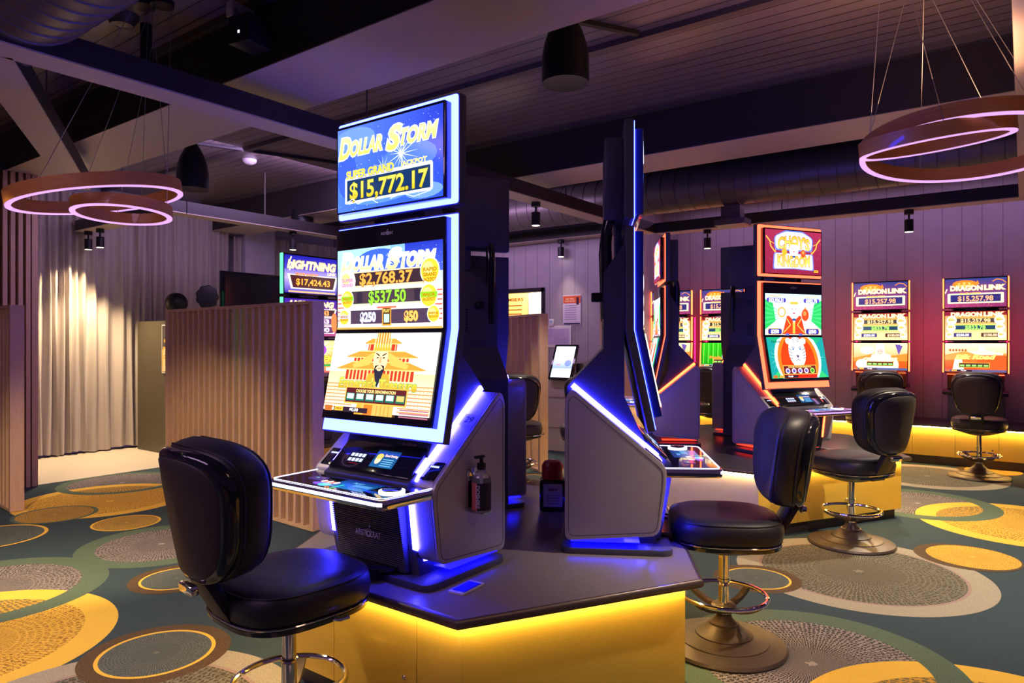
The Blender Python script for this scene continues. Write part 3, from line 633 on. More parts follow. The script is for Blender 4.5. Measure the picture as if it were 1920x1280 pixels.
    for i in range(4):
        for j in range(2): a.rect(-.033+.022*i, .012-.024*j, .017, .016, '#c8d4ff')
    a.rect(.0, -.034, .05, .010, '#c01430'); a.build('keypad', 'display', cn, on_slope(-.10, .055, .4375))
    a = Art(.13, .09); a.rect(0, 0, .125, .082, '#153a72', '#1a5a90'); a.ell(-.035, -.005, .016, .022, '#f4d8b0', 14); a.ell(-.035, .01, .018, .014, '#e8c060', 12); a.text(.022, .018, 'Good Evening', .011, '#ffd0d0', .07)
    for k in range(4): a.rect(.02, -.002-.010*k, .06, .003, '#7ac0e8')
    a.build('member_screen', 'display', cn, on_slope(.055, .062, .4438))
    for s in (-1, 1):
        b = new(); box(b, (-.036, -.045, -.004), (.036, .045, .006), .004); bmesh.ops.transform(b, matrix=Matrix.Translation((s*.284, .085, .418)) @ Matrix.Rotation(math.radians(39.5), 4, 'X'), verts=b.verts); ba = obj('bill_slot', b, 'black_gloss', t)
        a = Art(.06, .02); a.rect(0, 0, .052, .014, '#20306a')
        for i in range(5): a.rect(-.018+.009*i, 0, .006, .008, '#f0f6ff')
        a.build('slot_light', 'display', ba, Matrix.Translation((s*.284, .095, .4345)) @ Matrix.Rotation(math.radians(39.5), 4, 'X'))
    a = Art(.11, .04); a.text(0, 0, 'e-sound', .02, '#d8a0b8', .075, None, 0, .0); a.build('speaker_badge', 'print', cn, face_front(.13, .121, .505, .7))
    # lower screen unit: light panel behind, black shell, glass in front
    fr = [(.168, 1.38), (.168, .95), (.080, .53)]
    def slab(x0, x1, off, th, z1=None, z0=None, bev=0):
        p = [Vector(q) for q in fr]; n1 = Vector((-1, 0)); d = (p[2]-p[1]).normalized(); n2 = Vector((d.y, -d.x)); n2 = n2 if n2.x < 0 else -n2
        bis = (n1+n2).normalized(); bis = bis/bis.dot(n1)
        P = [p[0], p[1], p[2]]
        if z1 is not None: P[0] = Vector((.168, z1))
        if z0 is not None: P[2] = p[1]+d*((p[1].y-z0)/-d.y)
        A = [P[0]+n1*off, P[1]+bis*off, P[2]+n2*off]; B = [P[0]+n1*(off+th), P[1]+bis*(off+th), P[2]+n2*(off+th)]
        bm = new(); prism(bm, A+B[::-1], 'x', x0, x1, bev=bev); return bm
    o = obj('light_panel', slab(-.34, .34, -.006, .012, bev=.002), led, t, smooth=False)
    obj('screen_shell', slab(-.346, .346, -.030, .033, 1.386, .524, .002), 'body', t)
    lw = obj('screen_case', slab(-.309, .309, .007, .038, 1.368, .575, .003), 'black_gloss', t)
    logo(lw, 0, .122, 1.332, .07, name='maker_badge')
    a = arts[1]; a.build('upper_display', 'display', lw, face_front(0, .1225, 1.115))
    tl = math.atan2(.088, .42); d = Vector((-.088, -.42)).normalized(); n2 = Vector((d.y, -d.x))
    c0 = Vector((.168, .95))+d*.175+n2*.0462; c1 = c0
    a = arts[2]; a.build('lower_display', 'display', lw, face_front(0, c1.x-.0075, c1.y-.016, tl))
    # topper
    b = new(); prism(b, rpoly([(-.34, 1.42), (.34, 1.42), (.34, 1.83), (-.34, 1.83)], .012, 3), 'y', .162, .174); obj('light_panel', b, led, t, smooth=False)
    b = new(); prism(b, rpoly([(-.346, 1.414), (.346, 1.414), (.346, 1.836), (-.346, 1.836)], .012, 3), 'y', .165, .205, bev=.004); obj('topper_shell', b, 'body', t)
    b = new(); prism(b, rpoly([(-.309, 1.438), (.309, 1.438), (.309, 1.803), (-.309, 1.803)], .006, 3), 'y', .124, .161, bev=.002); tp = obj('topper_case', b, 'black_gloss', t)
    arts[0].build('topper_display', 'display', tp, face_front(0, .1235, 1.618))
    for s in (-1, 1):
        b = new(); tube(b, [(s*.20, .27, 1.0), (s*.20, .28, 1.33), (s*.20, .275, 1.39), (s*.20, .262, 1.44)], .026, 12); obj('mount_arm', b, 'black_gloss', t)
    b = new(); box(b, (-.24, .206, 1.43), (.24, .285, 1.79), .008); box(b, (-.10, .205, 1.30), (.10, .235, 1.44), .005); obj('mount_box', b, 'body', t)
    b = new(); vs = lathe(b, [(.022, 0), (.022, .05), (.018, .055)], 18); bmesh.ops.transform(b, matrix=Matrix.Translation((-.12, .288, 1.10)) @ Matrix.Rotation(-PI/2, 4, 'X'), verts=vs); obj('rear_lock', b, 'black', t)
    b = new()
    for k in range(9): box(b, (-.06, .289, .96+.014*k), (.06, .2925, .966+.014*k))
    obj('vent_grille', b, 'black', t)
    return t

# ------------------------------------------------------------ slim wall machine
def make_wall_machine(label, group, arts, strip, loc, rz, red=True):
    t = thing('wall_gaming_machine', label, 'gaming machine', loc, rz, group)
    b = new(); box(b, (-.27, .06, .001), (.27, .42, .42), .01); box(b, (-.25, .10, .42), (.25, .40, .56), .01); obj('cabinet_body', b, 'body', t)
    b = new(); prism(b, rpoly([(.02, .385), (-.09, .36), (-.09, .33), (.10, .30), (.10, .385)], .012, 3), 'x', -.31, .31, bev=.004); dk = obj('button_deck', b, 'black_gloss', t)
    a = Art(.3, .1); a.rect(.10, .0, .09, .05, '#2030b0'); a.text(.10, 0, 'PLAY', .012, '#a0c8ff', .05); a.rect(-.02, .03, .07, .02, '#e8e0ff'); a.rect(-.04, -.03, .03, .012, '#50d040')
    a.build('deck_screen', 'display', dk, Matrix.Translation((0, .045, .43)) @ Matrix.Rotation(math.radians(50), 4, 'X'))
    b = new(); prism(b, [(.10, .37), (.02, .39), (.0, .56), (.10, .57)], 'x', -.27, .27, bev=.004); obj('console', b, mat('red_lit_gloss', (.09, .004, .008), .2) if red else 'black_gloss', t)  # red console: glow of the red lights put into its colour
    for nm, z0, z1, y0, y1, art in (('topper', 1.30, 1.665, 0, 0, arts[0]), ('upper', .93, 1.29, 0, 0, arts[1]), ('lower', .565, .928, -.03, 0, arts[2])):
        zc = (z0+z1)/2; tl = -math.atan2(.03, .36) if nm == 'lower' else 0
        hz = (z1-z0)/2-.006; m4 = Matrix.Translation((0, -.012 if nm == 'lower' else 0, zc)) @ Matrix.Rotation(-tl*-1, 4, 'X')
        b = new(); box(b, (-.30, .0, -hz), (.30, .05, hz), .005); bmesh.ops.transform(b, matrix=m4, verts=b.verts); cs = obj(nm+'_screen_case', b, 'black_gloss', t)
        art.build(nm+'_display', 'display', cs, m4 @ Matrix.Translation((0, -.0012, 0)) @ Matrix.Rotation(PI/2, 4, 'X'))
        for s in (-1, 1):
            b = new(); x0, x1 = sorted((s*.302, s*.314)); box(b, (x0, -.004, -hz+.004), (x1, .03, hz-.004), .003); bmesh.ops.transform(b, matrix=m4, verts=b.verts); obj('light_strip', b, strip, cs)
    b = new(); box(b, (-.2, .05, 1.285), (-.1, .09, 1.31)); box(b, (.1, .05, 1.285), (.2, .09, 1.31)); box(b, (-.22, .05, .58), (.22, .12, 1.655), .01); obj('rear_frame', b, 'body', t)
    if red:
        b = new()
        for i in range(12): box(b, (-.19+.035*i-.004, -.034, .556), (-.19+.035*i+.004, -.028, .560))
        box(b, (-.27, -.015, .553), (.27, .02, .557)); obj('underline_light', b, strip, t)
        for s in (-1, 1):
            b = new(); x0, x1 = sorted((s*.285, s*.297)); box(b, (x0, .16, .62), (x1, .18, 1.28)); obj('rear_light', b, 'red_glow', t)
    return t

# ------------------------------------------------------------ stool
def se(a, n): c = math.cos(a); s = math.sin(a); return (math.copysign(abs(c)**(2/n), c), math.copysign(abs(s)**(2/n), s))
def make_stool(label, loc, rz):
    """origin on the floor under the pole; the sitter faces +Y"""
    t = thing('bar_stool', label, 'stool', loc, rz, 'black leather swivel stools')
    b = new(); lathe(b, [(.276, .001), (.28, .010), (.272, .022), (.20, .036), (.199, .040), (.192, .0405), (.128, .058), (.127, .063), (.12, .0635), (.066, .105), (.065, .110), (.058, .1105), (.036, .135), (.034, .15)], 64); obj('base', b, 'bronze', t)
    b = new(); lathe(b, [(.026, .14), (.026, .30), (.029, .302), (.029, .312), (.024, .314), (.024, .47)], 28); obj('pole', b, 'chrome', t)
    b = new(); tube(b, [(.19*math.cos(2*PI*i/48), .19*math.sin(2*PI*i/48), .235) for i in range(48)], .0105, 10, True); fr = obj('foot_ring', b, 'chrome', t)
    b = new(); lathe(b, [(.05, .165), (.055, .175), (.055, .19), (.045, .198), (.028, .20)], 28)
    for k in range(4):
        a = PI/4+k*PI/2; pts = []
        for j in range(7):
            u = j/6; r = .04+.148*u; z = .180+.048*u**2.2; pts.append((r, z))
        rings = []
        for r, z in pts:
            c = Vector((r*math.cos(a), r*math.sin(a), z)); sd = Vector((-math.sin(a), math.cos(a), 0))*.014; up = Vector((0, 0, .010)); rings.append([c-sd-up, c+sd-up, c+sd+up, c-sd+up])
        loft(b, rings)
    obj('foot_ring_bracket', b, 'bronze', t)
    # seat: black dome, plastic rim, cushion
    def ring(z, rx, ry, n=3.0, k=44, yo=0.0): return [(rx*se(2*PI*i/k, n)[0], yo+ry*se(2*PI*i/k, n)[1], z) for i in range(k)]
    b = new(); loft(b, [ring(.435, .05, .05, 2), ring(.445, .10, .10, 2.2), ring(.475, .19, .19, 2.6), ring(.492, .225, .23, 3)]); obj('seat_underside', b, 'black', t)
    b = new(); loft(b, [ring(.488, .226, .231), ring(.492, .234, .238), ring(.506, .236, .240), ring(.512, .230, .234)]); rm = obj('seat_rim', b, 'black_gloss', t)
    b = new(); tube(b, [(p[0]*1.0, p[1], .514) for p in ring(0, .236, .240)], .0035, 6, True); obj('chrome_trim', b, 'chrome', rm)
    b = new(); R = [ring(.512, .228, .232), ring(.530, .240, .243), ring(.565, .245, .248), ring(.595, .240, .243), ring(.612, .226, .229), ring(.622, .20, .203), ring(.622, .14, .145), ring(.617, .07, .075, 2.4), ring(.615, .01, .012, 2)]
    loft(b, R); ct = obj('seat_cushion', b, 'leather', t, angle=80)
    b = new(); tube(b, [(p[0], p[1], p[2]) for p in ring(.6075, .2335, .2365)], .0022, 6, True); obj('seam_piping', b, 'leather', ct)
    # backrest
    T = Matrix.Translation((0, -.305, .655)) @ Matrix.Rotation(math.radians(10), 4, 'X')
    def br(y, sc, k=48, bow=0.0):
        r = []
        for i in range(k):
            u, v = se(2*PI*i/k, 3.5); w = .205*(1+.17*v)*1.0; x = u*w*sc; z = .205+v*.205*(1-(1-sc)*.9); z += .022*(1-(u*u))*max(0, v)
            r.append((x, y+bow*x*x*4, z))
        return r
    b = new(); loft(b, [br(.0, .93, bow=.35), br(.012, .985, bow=.35), br(.04, 1.02, bow=.35), br(.085, 1.02, bow=.35), br(.112, .97, bow=.35), br(.125, .87, bow=.35), br(.128, .5, bow=.35), br(.126, .05, bow=.35)]); bmesh.ops.transform(b, matrix=T, verts=b.verts); bc = obj('back_cushion', b, 'leather', t, angle=80)
    b = new(); loft(b, [br(-.030, .86, bow=.35), br(-.028, .93, bow=.35), br(-.018, .97, bow=.35), br(-.004, .98, bow=.35), br(.008, .965, bow=.35)]); bmesh.ops.transform(b, matrix=T, verts=b.verts); bs = obj('back_shell', b, 'black_gloss', t, angle=60)
    b = new(); loft(b, [br(-.036, .05, bow=.35), br(-.036, .6, bow=.35), br(-.034, .83, bow=.35), br(-.028, .872, bow=.35), br(-.024, .87, bow=.35)]); bmesh.ops.transform(b, matrix=T, verts=b.verts); obj('back_cover', b, 'fabric', bs, angle=80)
    b = new(); tube(b, [p for p in br(.016, 1.003, bow=.35)], .0025, 6, True); tube(b, [p for p in br(.108, .982, bow=.35)], .0025, 6, True); bmesh.ops.transform(b, matrix=T, verts=b.verts); obj('seam_piping', b, 'leather', bc)
    b = new(); box(b, (-.045, -.052, -.022), (.045, -.028, .010), .005); bmesh.ops.transform(b, matrix=T, verts=b.verts); obj('pull_handle', b, 'chrome', t)
    b = new(); prism(b, [(-.345, .70), (-.31, .72), (-.20, .51), (-.02, .488), (-.02, .47), (-.215, .475)], 'x', -.06, .06, bev=.004); obj('back_bracket', b, 'black', t)
    b = new(); tube(b, [(.236, .02, .50), (.258, .03, .502), (.262, .06, .503)], .006, 8); obj('lever', b, 'chrome', t)
    return t

# ============================================================ THE ROOM
R = math.radians
# ---- floor: one mesh, carpet with inlaid discs in its own materials
TEAL = carpet_mat('carpet_teal', (0.045, 0.070, 0.085)); GREEN = carpet_mat('carpet_green', (0.105, 0.150, 0.105)); TAUPE = carpet_mat('carpet_taupe', (0.36, 0.32, 0.24))
YEL = carpet_mat('carpet_yellow', (0.80, 0.50, 0.075), .22); PINK = carpet_mat('carpet_rose', (0.34, 0.24, 0.21)); BRN = carpet_mat('carpet_brown_fleck', (0.11, 0.07, 0.04), .9)
H_GREY = hatch_mat('carpet_threads_grey', (0.060, 0.055, 0.055), (0.36, 0.31, 0.30), 120, 19, power=.80); H_TAUPE = hatch_mat('carpet_threads_taupe', (0.085, 0.075, 0.055), (0.24, 0.22, 0.16), 130, 20, power=.80)
H_YEL = hatch_mat('carpet_threads_yellow', (0.30, 0.15, 0.03), (0.85, 0.52, 0.08), 130, 18, power=.60); H_TEAL = hatch_mat('carpet_threads_teal', (0.055, 0.080, 0.082), (0.17, 0.17, 0.15), 110, 16, power=.84)
H_ORG = hatch_mat('carpet_threads_orange', (0.17, 0.14, 0.06), (0.72, 0.38, 0.05), 100, 12, power=.8)
FM = [TEAL, GREEN, TAUPE, YEL, PINK, BRN, H_GREY, H_TAUPE, H_YEL, H_TEAL, H_ORG]
fl = new(); uvl = fl.loops.layers.uv.new('UVMap'); FZ = [0.0002]
def fpoly(pts, m, c=(0, 0), r=1.0, rot=0.0):
    vs = [fl.verts.new((x, y, FZ[0])) for x, y in pts]; f = fl.faces.new(vs); f.material_index = FM.index(m)
    if f.normal.z < 0: f.normal_flip()
    f.normal_update()
    if f.normal.z < 0: f.normal_flip()
    for l in f.loops: l[uvl].uv = ((l.vert.co.x-c[0])/r, (l.vert.co.y-c[1])/r)
    FZ[0] += 0.000012
def circ(c, r, n=96): return [(c[0]+r*math.cos(2*PI*i/n), c[1]+r*math.sin(2*PI*i/n)) for i in range(n)]
def disc(c, r, m, r0=None, hub=None): fpoly(circ(c, r), m, hub or c, r0 or r)
def lens(c1, r1, c2, r2, m, c=None, r=None):
    p = [q for q in circ(c1, r1, 240) if math.dist(q, c2) <= r2]+[q for q in circ(c2, r2, 240) if math.dist(q, c1) < r1]
    if len(p) < 8: return
    mx = sum(q[0] for q in p)/len(p); my = sum(q[1] for q in p)/len(p); p.sort(key=lambda q: math.atan2(q[1]-my, q[0]-mx)); fpoly(p, m, c or c1, r or r1)
def yellow_pair(cy, cg, ry=.72, rg=.61):
    disc(cy, ry, YEL); disc(cy, .575, H_YEL, hub=(cy[0]+.1, cy[1]))
    disc(cg, rg, GREEN); disc(cg, .47, H_GREY); lens(cg, .47, cy, ry, YEL); lens(cg, .47, cy, .575, H_ORG, cg, .47)
def taupe(c, r=.71): disc(c, r, TAUPE); disc(c, r*.81, PINK); disc(c, r*.785, H_TAUPE)
def ringlet(c, r, fleck=1.22, m=None): disc(c, r*fleck, BRN); disc(c, r, YEL); disc(c, r*.93, m or H_TEAL)
fpoly([(-9.6, -4), (3.5, -4), (3.5, 9.9), (-9.6, 9.9)], TEAL)
for dy in (-3.72, 0, 3.72, 7.44):
    for (a, b) in (((0.0, 2.88), (-.74, 3.20)), ((-4.02, 1.0), (-4.70, 1.37))): yellow_pair((a[0], a[1]+dy), (b[0], b[1]+dy))
    for c in ((-.81, 4.66), (-2.65, 1.1)): taupe((c[0], c[1]+dy))
    disc((-4.80, 2.42+dy), .52, GREEN); disc((-4.80, 2.42+dy), .40, H_GREY)
    disc((-.30, 5.38+dy-3.72), .30, BRN); disc((-.27, 5.40+dy-3.72), .26, H_YEL)
    ringlet((-1.27, 4.16+dy), .19, 1.3); ringlet((-3.14, 1.56+dy), .245, 1.27); ringlet((-4.03, 2.12+dy), .20, 1.3); ringlet((-5.58, 2.54+dy), .24, 1.02, H_ORG); ringlet((-5.95, 1.78+dy), .34, 1.02)
    yellow_pair((-6.55, 2.80+dy), (-7.2, 3.24+dy), .69, .56); disc((-6.31, 2.32+dy), .30, GREEN); disc((-6.31, 2.32+dy), .27, H_ORG)
    disc((-2.4, 3.2+dy), .6, GREEN); disc((-2.4, 3.2+dy), .47, H_GREY)
bmesh.ops.delete(fl, geom=[f for f in fl.faces if f.calc_center_median().y > 12 or f.calc_center_median().y < -5], context='FACES')
o = obj('floor', fl, FM, smooth=False); o['kind'] = 'structure'
b = new(); box(b, (-9.6, -4, 0.0002), (-7.73, 9.9, .004)); struct('floor_tiles', b, 'vinyl').name = 'floor_hall'

# ---- walls
BOARD = groove_mat('wall_boards', (0.40, 0.36, 0.385), 0, .20, .35, .5, .55)
BOARDY = groove_mat('wall_boards_side', (0.40, 0.36, 0.385), 1, .20, .35, .5, .55)
b = new(); box(b, (-4.42, 9.86, 0), (3.5, 9.96, 3.4)); struct('wall_back', b, BOARD)
b = new(); box(b, (-4.52, 7.9, 0), (-4.42, 9.96, 3.4)); struct('wall_return', b, BOARDY)
DL, DRX, DT = -6.75, -5.28, 2.09
b = new(); box(b, (DRX, 7.9, 0), (-4.52, 8.0, 3.4)); box(b, (DL, 7.9, DT), (DRX, 8.0, 3.4)); box(b, (-9.7, 7.9, 0), (DL, 8.0, 3.4)); struct('wall_office', b, BOARD)
b = new(); box(b, (DRX-.045, 7.885, 0), (DRX+.01, 8.01, DT+.05)); box(b, (DL-.01, 7.885, 0), (DL+.045, 8.01, DT+.05)); box(b, (DL, 7.885, DT-.005), (DRX, 8.01, DT+.05)); struct('door_1', b, 'black')
b = new(); box(b, (-9.9, -4, 0), (-9.72, 9.9, 3.4)); struct('wall_left', b, 'wallpaint')
b = new(); box(b, (-9.0, 9.4, 0), (-4.6, 9.5, 3.0)); struct('wall_beyond', b, mat('pale_wall', (.62, .55, .62), .6))
b = new(); box(b, (-6.55, 9.34, 0), (-5.85, 9.40, 2.15)); box(b, (-6.43, 9.325, .15), (-5.97, 9.345, 2.0), .01); struct('door_2', b, mat('pale_door', (.8, .78, .72), .5))
b = new(); box(b, (-9.7, 5.95, 0), (-9.33, 6.45, 3.4)); struct('pillar', b, mat('pillar_paint', (.62, .60, .72), .6)).name = 'wall_pillar'
b = new(); box(b, (-4.515, 7.885, 0), (-5.25, 7.90, .10)); struct('baseboard_office', b, 'black')
lamp('AREA', 'office_ceiling_panel', (-6.2, 8.75, 2.9), 130, (1.0, 0.86, 0.66), size=1.6, shape='RECTANGLE', size_y=.8)

# ---- ceiling
CB = groove_mat('ceiling_boards', (0.20, 0.155, 0.16), 1, .115, .6, .30, .08)
b = new(); box(b, (-9.8, -4, 3.4), (3.5, 4.15, 3.45)); box(b, (-9.8, 4.15, 3.4), (3.5, 5.47, 3.45)); struct('ceiling', b, CB)
b = new(); box(b, (-9.8, 6.03, 3.4), (3.5, 9.96, 3.45)); struct('ceiling_void', b, 'darkpaint')
def bulkhead(name, y0, y1, x0=-9.7, x1=3.5, z=3.0):
    b = new(); box(b, (x0, y0, z+.006), (x1, y1, 3.4)); o = struct(name, b, 'darkpaint')
    b = new(); box(b, (x0, y0+.001, z), (x1, y1-.001, z+.006)); obj('soffit', b, 'lightpaint', o, smooth=False)
bulkhead('ceiling_bulkhead_front', 2.40, 3.00); bulkhead('ceiling_bulkhead_back', 5.48, 6.05)
b = new(); box(b, (-9.7, 4.10, 3.36), (3.5, 4.16, 3.40)); box(b, (-9.7, 2.36, 3.355), (3.5, 2.40, 3.40)); box(b, (-9.7, 5.43, 3.36), (3.5, 5.48, 3.40)); struct('trim_1', b, 'duct')

# ---- suspended frame beams (dark sides, light undersides), hung on rods
def beam(label, p, q, w=.20, z=2.75, h=.13, rods=(), group='suspended ceiling frame beams'):
    p = Vector(p); q = Vector(q); L = (q-p).length; rz = math.atan2(q.y-p.y, q.x-p.x)
    t = thing('ceiling_beam', label, 'ceiling beam', (p.x, p.y, z), rz, group)
    b = new(); box(b, (0, -w/2, .008), (L, w/2, h)); obj('beam_body', b, 'darkpaint', t, smooth=False)
    b = new(); box(b, (0, -w/2+.002, 0), (L, w/2-.002, .008)); obj('underside_board', b, 'lightpaint', t, smooth=False)
    for s in rods:
        b = new(); lathe(b, [(.006, h), (.006, 3.4-z)], 8, (s, 0)); obj('rod', b, 'duct', t)
    return t
beam('long beam crossing above left rings and tall blue machine', (-3.81, -1.5), (-3.81, 8.05), rods=(2.2, 4.9, 7.6))
beam('long beam along the boarded back wall carrying the three right hand spotlights', (-3.71, 8.15), (.2, 8.15), rods=(1.5,))
beam('short beam hanging before the office wall left of the tube bends', (-7.22, 7.80), (-3.91, 7.80), rods=(1.2, 2.4))
beam('beam running in front of the curtain toward the white pillar', (-7.22, 3.86), (-7.22, 7.69), rods=(1.0, 3.0))
beam('short beam stub reaching the curtain with a spotlight under it', (-9.35, 3.75), (-7.12, 3.75), rods=(1.0,))
beam('diagonal beam at top left corner sloping toward the curtain', (-3.93, 1.16), (-6.75, 2.66), rods=(1.6,))
beam('wide beam overhead at the right edge of the photo', (.07, -1.0), (.07, 8.04), w=.22, rods=(4.0,))
# ---- ducts
def duct(label, p, q, r, ribs):
    p = Vector(p); q = Vector(q); L = (q-p).length
    t = thing('air_duct', label, 'air duct', p, math.atan2(q.y-p.y, q.x-p.x))
    b = new(); prof = []; n = int(L/ribs)
    for i in range(n): x = i*ribs; prof += [(r, x), (r, x+ribs*.93), (r+.006, x+ribs*.95), (r+.006, x+ribs*.98)]
    vs = lathe(b, prof, 40); bmesh.ops.transform(b, matrix=Matrix.Rotation(PI/2, 4, 'Y'), verts=vs); obj('duct_pipe', b, 'duct', t, angle=50)
    for i in range(1, int(L/1.5)):
        b = new(); lathe(b, [(.006, r), (.006, 3.4-p.z)], 8, (i*1.5, 0)); obj('hanger_rod', b, 'black', t)
    return t
duct('large dark spiral duct running above the back wall beam', (-7.0, 7.2, 3.06), (3.3, 7.2, 3.06), .235, .16)
duct('ribbed silver duct in the top left corner', (-7.5, 1.22, 3.07), (1.5, 1.22, 3.07), .30, .12)
b = new(); prism(b, rpoly([(-.16, -.11), (.16, -.11), (.16, .11), (-.16, .11)], .01, 2), 'z', 0, .06); box(b, (-.10, -.07, .06), (.10, .07, .2)); tag(obj('air_vent', b, 'duct'), 'small square air outlet under the large dark duct', 'vent').location = (-2.45, 7.2, 2.61)

# ---- curtains
def curtain(label, x, y0, y1, z0, z1, amp=.045, fold=.105):
    b = new(); n = int((y1-y0)/fold*10); rd = random.Random(int(y0*7)); ph = 0; cols = []
    for i in range(n+1):
        y = y0+(y1-y0)*i/n; ph += 2*PI/10*(1+.45*math.sin(i*.063)+rd.uniform(-.15, .15)); cols.append((y, ph, rd.uniform(.8, 1.1)))
    R2 = []
    for j in range(13):
        z = z0+(z1-z0)*j/12; k = 1-.35*j/12; row = []
        for y, ph, a in cols: row.append(b.verts.new((x+amp*k*a*math.sin(ph)+.012*math.sin(ph*.37+z), y+.012*math.cos(ph*.5+z*1.5), z+(.012*math.sin(ph*.21) if j == 0 else 0))))
        R2.append(row)
    for r0, r1 in zip(R2, R2[1:]):
        for i in range(n): b.faces.new((r0[i], r0[i+1], r1[i+1], r1[i]))
    bmesh.ops.recalc_face_normals(b, faces=b.faces)
    bmesh.ops.solidify(b, geom=b.faces[:], thickness=.003)
    t = obj('curtain', b, mat('curtain_linen', (0.50, 0.44, 0.40), .85, noise=.12, nscale=200, bump=.3, bscale=700), angle=80)
    tag(t, label, 'curtain'); return t
curtain('long pale pleated curtain falling to the cream hall floor', -9.44, 1.2, 5.75, .03, 3.24)
curtain('narrow pleated curtain panel gathered just left of white pillar', -9.40, 5.80, 5.93, .03, 2.95, .03, .06)
curtain('pale pleated curtain behind the hanging beam right of white pillar', -9.44, 6.5, 7.85, .03, 3.0)

# ---- tall batten screen at left
t = thing('batten_screen', 'tall batten screen of thin vertical boards at left edge, floor to ceiling', 'screen', (-7.70, 2.68, 0))
b = new()
for i in range(46):
    y = -.012-.0625*i; w = .036 if i else .05; box(b, (-.04, y-w, .005), (.04, y, 3.0))
obj('battens', b, 'oak', t, smooth=False)
b = new(); box(b, (-.075, -2.9, .005), (-.045, -.01, 3.0)); obj('backing_board', b, 'black', t, smooth=False)
b = new(); box(b, (-.05, -2.9, 3.0), (.05, 0, 3.06)); obj('head_rail', b, 'darkpaint', t, smooth=False)

# ---- low oak slat screens
def slat_screen(label, near, rz, L, pitch=.105, post=.09, mirror=False):
    t = thing('slat_screen', label, 'screen', (near[0], near[1], 0), rz, 'low oak slat screens')
    b = new(); box(b, (0, -.05, .004), (.045, .05, 1.70), .003); obj('end_post', b, 'oak', t, smooth=False)
    b = new(); box(b, (L-.045, -.05, .004), (L, .05, 1.70), .003); obj('end_post', b, 'oak', t, smooth=False)
    b = new(); box(b, (.0451, -.05, 1.675), (L-.0451, .05, 1.70), .002); obj('top_rail', b, 'oak', t, smooth=False)
    b = new(); box(b, (.0451, -.05, .004), (L-.0451, .05, .028), .002); obj('bottom_rail', b, 'oak', t, smooth=False)
    b = new(); n = int((L-.09)/pitch); p = (L-.09)/n
    for i in range(1, n): x = .045+p*i; box(b, (x-.016, -.046, .0285), (x+.016, .046, 1.6745), .002, 1)
    obj('slats', b, 'oak', t, smooth=False)
    return t
slat_screen('long oak slat screen between front stool and curtain', (-4.19, 3.27), R(177), 2.38, .098)
slat_screen('oak slat screen cut off by the left edge of the photo', (-6.66, 2.17), R(176), .93, .098)
slat_screen('small oak slat screen in front of the bright office doorway', (-4.13, 6.17), R(152), 1.6, .16)

# ---- hall cabinet with ornaments and poster
b = new(); box(b, (-9.27, 4.36, .005), (-7.55, 4.85, 1.657), .003); tag(obj('storage_cabinet', b, 'olive', smooth=False), 'olive brown cabinet block beside the curtain with two ornaments on top', 'cabinet')
a = Art(.41, .58); a.rect(0, 0, .40, .57, '#3a3640'); a.ell(0, .22, .035, .035, '#8a8690', 16); a.ell(0, .22, .022, .022, '#3a3640', 16); a.text(0, .15, 'BECOME A', .022, '#a09ca4', .22); a.text(0, .10, 'MEMBER', .042, '#e8b02a', .30, None, 0, .05); a.text(0, .06, 'TODAY', .022, '#b0acb4', .12)
for k in range(6): a.rect(.06, .0-.028*k, .2, .008, '#8a8690')
a.poly([(-.20, -.28), (-.02, -.28), (-.035, -.06), (-.09, .02), (-.17, .03), (-.20, -.03)], '#e0a848'); a.ell(-.13, -.055, .04, .055, '#f4cfa0', 18); a.poly([(-.19, -.28), (-.08, -.28), (-.10, -.12), (-.16, -.12)], '#f4cfa0')
a.ell(-.145, -.045, .006, .003, '#5a3020', 8); a.ell(-.115, -.045, .006, .003, '#5a3020', 8); a.ell(-.13, -.08, .014, .007, '#c05040', 10)
t = thing('framed_poster', 'white framed membership poster with blonde woman on the olive cabinet', 'poster', (-8.395, 4.352, 1.308))
b = new(); box(b, (-.215, -.012, -.30), (.215, .006, .30), .003); fr = obj('frame', b, 'white', t, smooth=False); a.build('print_sheet', 'print', t, face_front(0, -.0135, 0))
def lathe_thing(name, prof, m, label, cat, loc, n=32):
    b = new(); lathe(b, prof, n); o = obj(name, b, m); o.location = loc; return tag(o, label, cat)
t = thing('round_ornament', 'black ball ornament on a small stand atop olive cabinet', 'ornament', (-8.75, 4.60, 1.657))
b = new(); lathe(b, [(.08, .001), (.08, .02), (.05, .03), (.04, .07), (.04, .10)], 28); obj('stand', b, 'black', t)
b = new(); bmesh.ops.create_uvsphere(b, u_segments=36, v_segments=20, radius=.135, matrix=Matrix.Translation((0, 0, .235))); obj('ball', b, 'black', t)
t = thing('flower_ornament', 'black scalloped flower ornament on cabinet, showing above long slat screen', 'ornament', (-8.02, 4.60, 1.657), R(58))
b = new(); lathe(b, [(.07, .001), (.07, .02), (.03, .03), (.03, .16)], 24); obj('stand', b, 'black', t)
b = new(); pts = []
for i in range(72):
    u = 2*PI*i/72; r = .118+.014*abs(math.cos(u*4.5)); pts.append((r*math.cos(u), .285+r*1.12*math.sin(u)))
prism(b, pts, 'y', -.045, .045, bev=.012); obj('flower_head', b, 'black', t, angle=50)
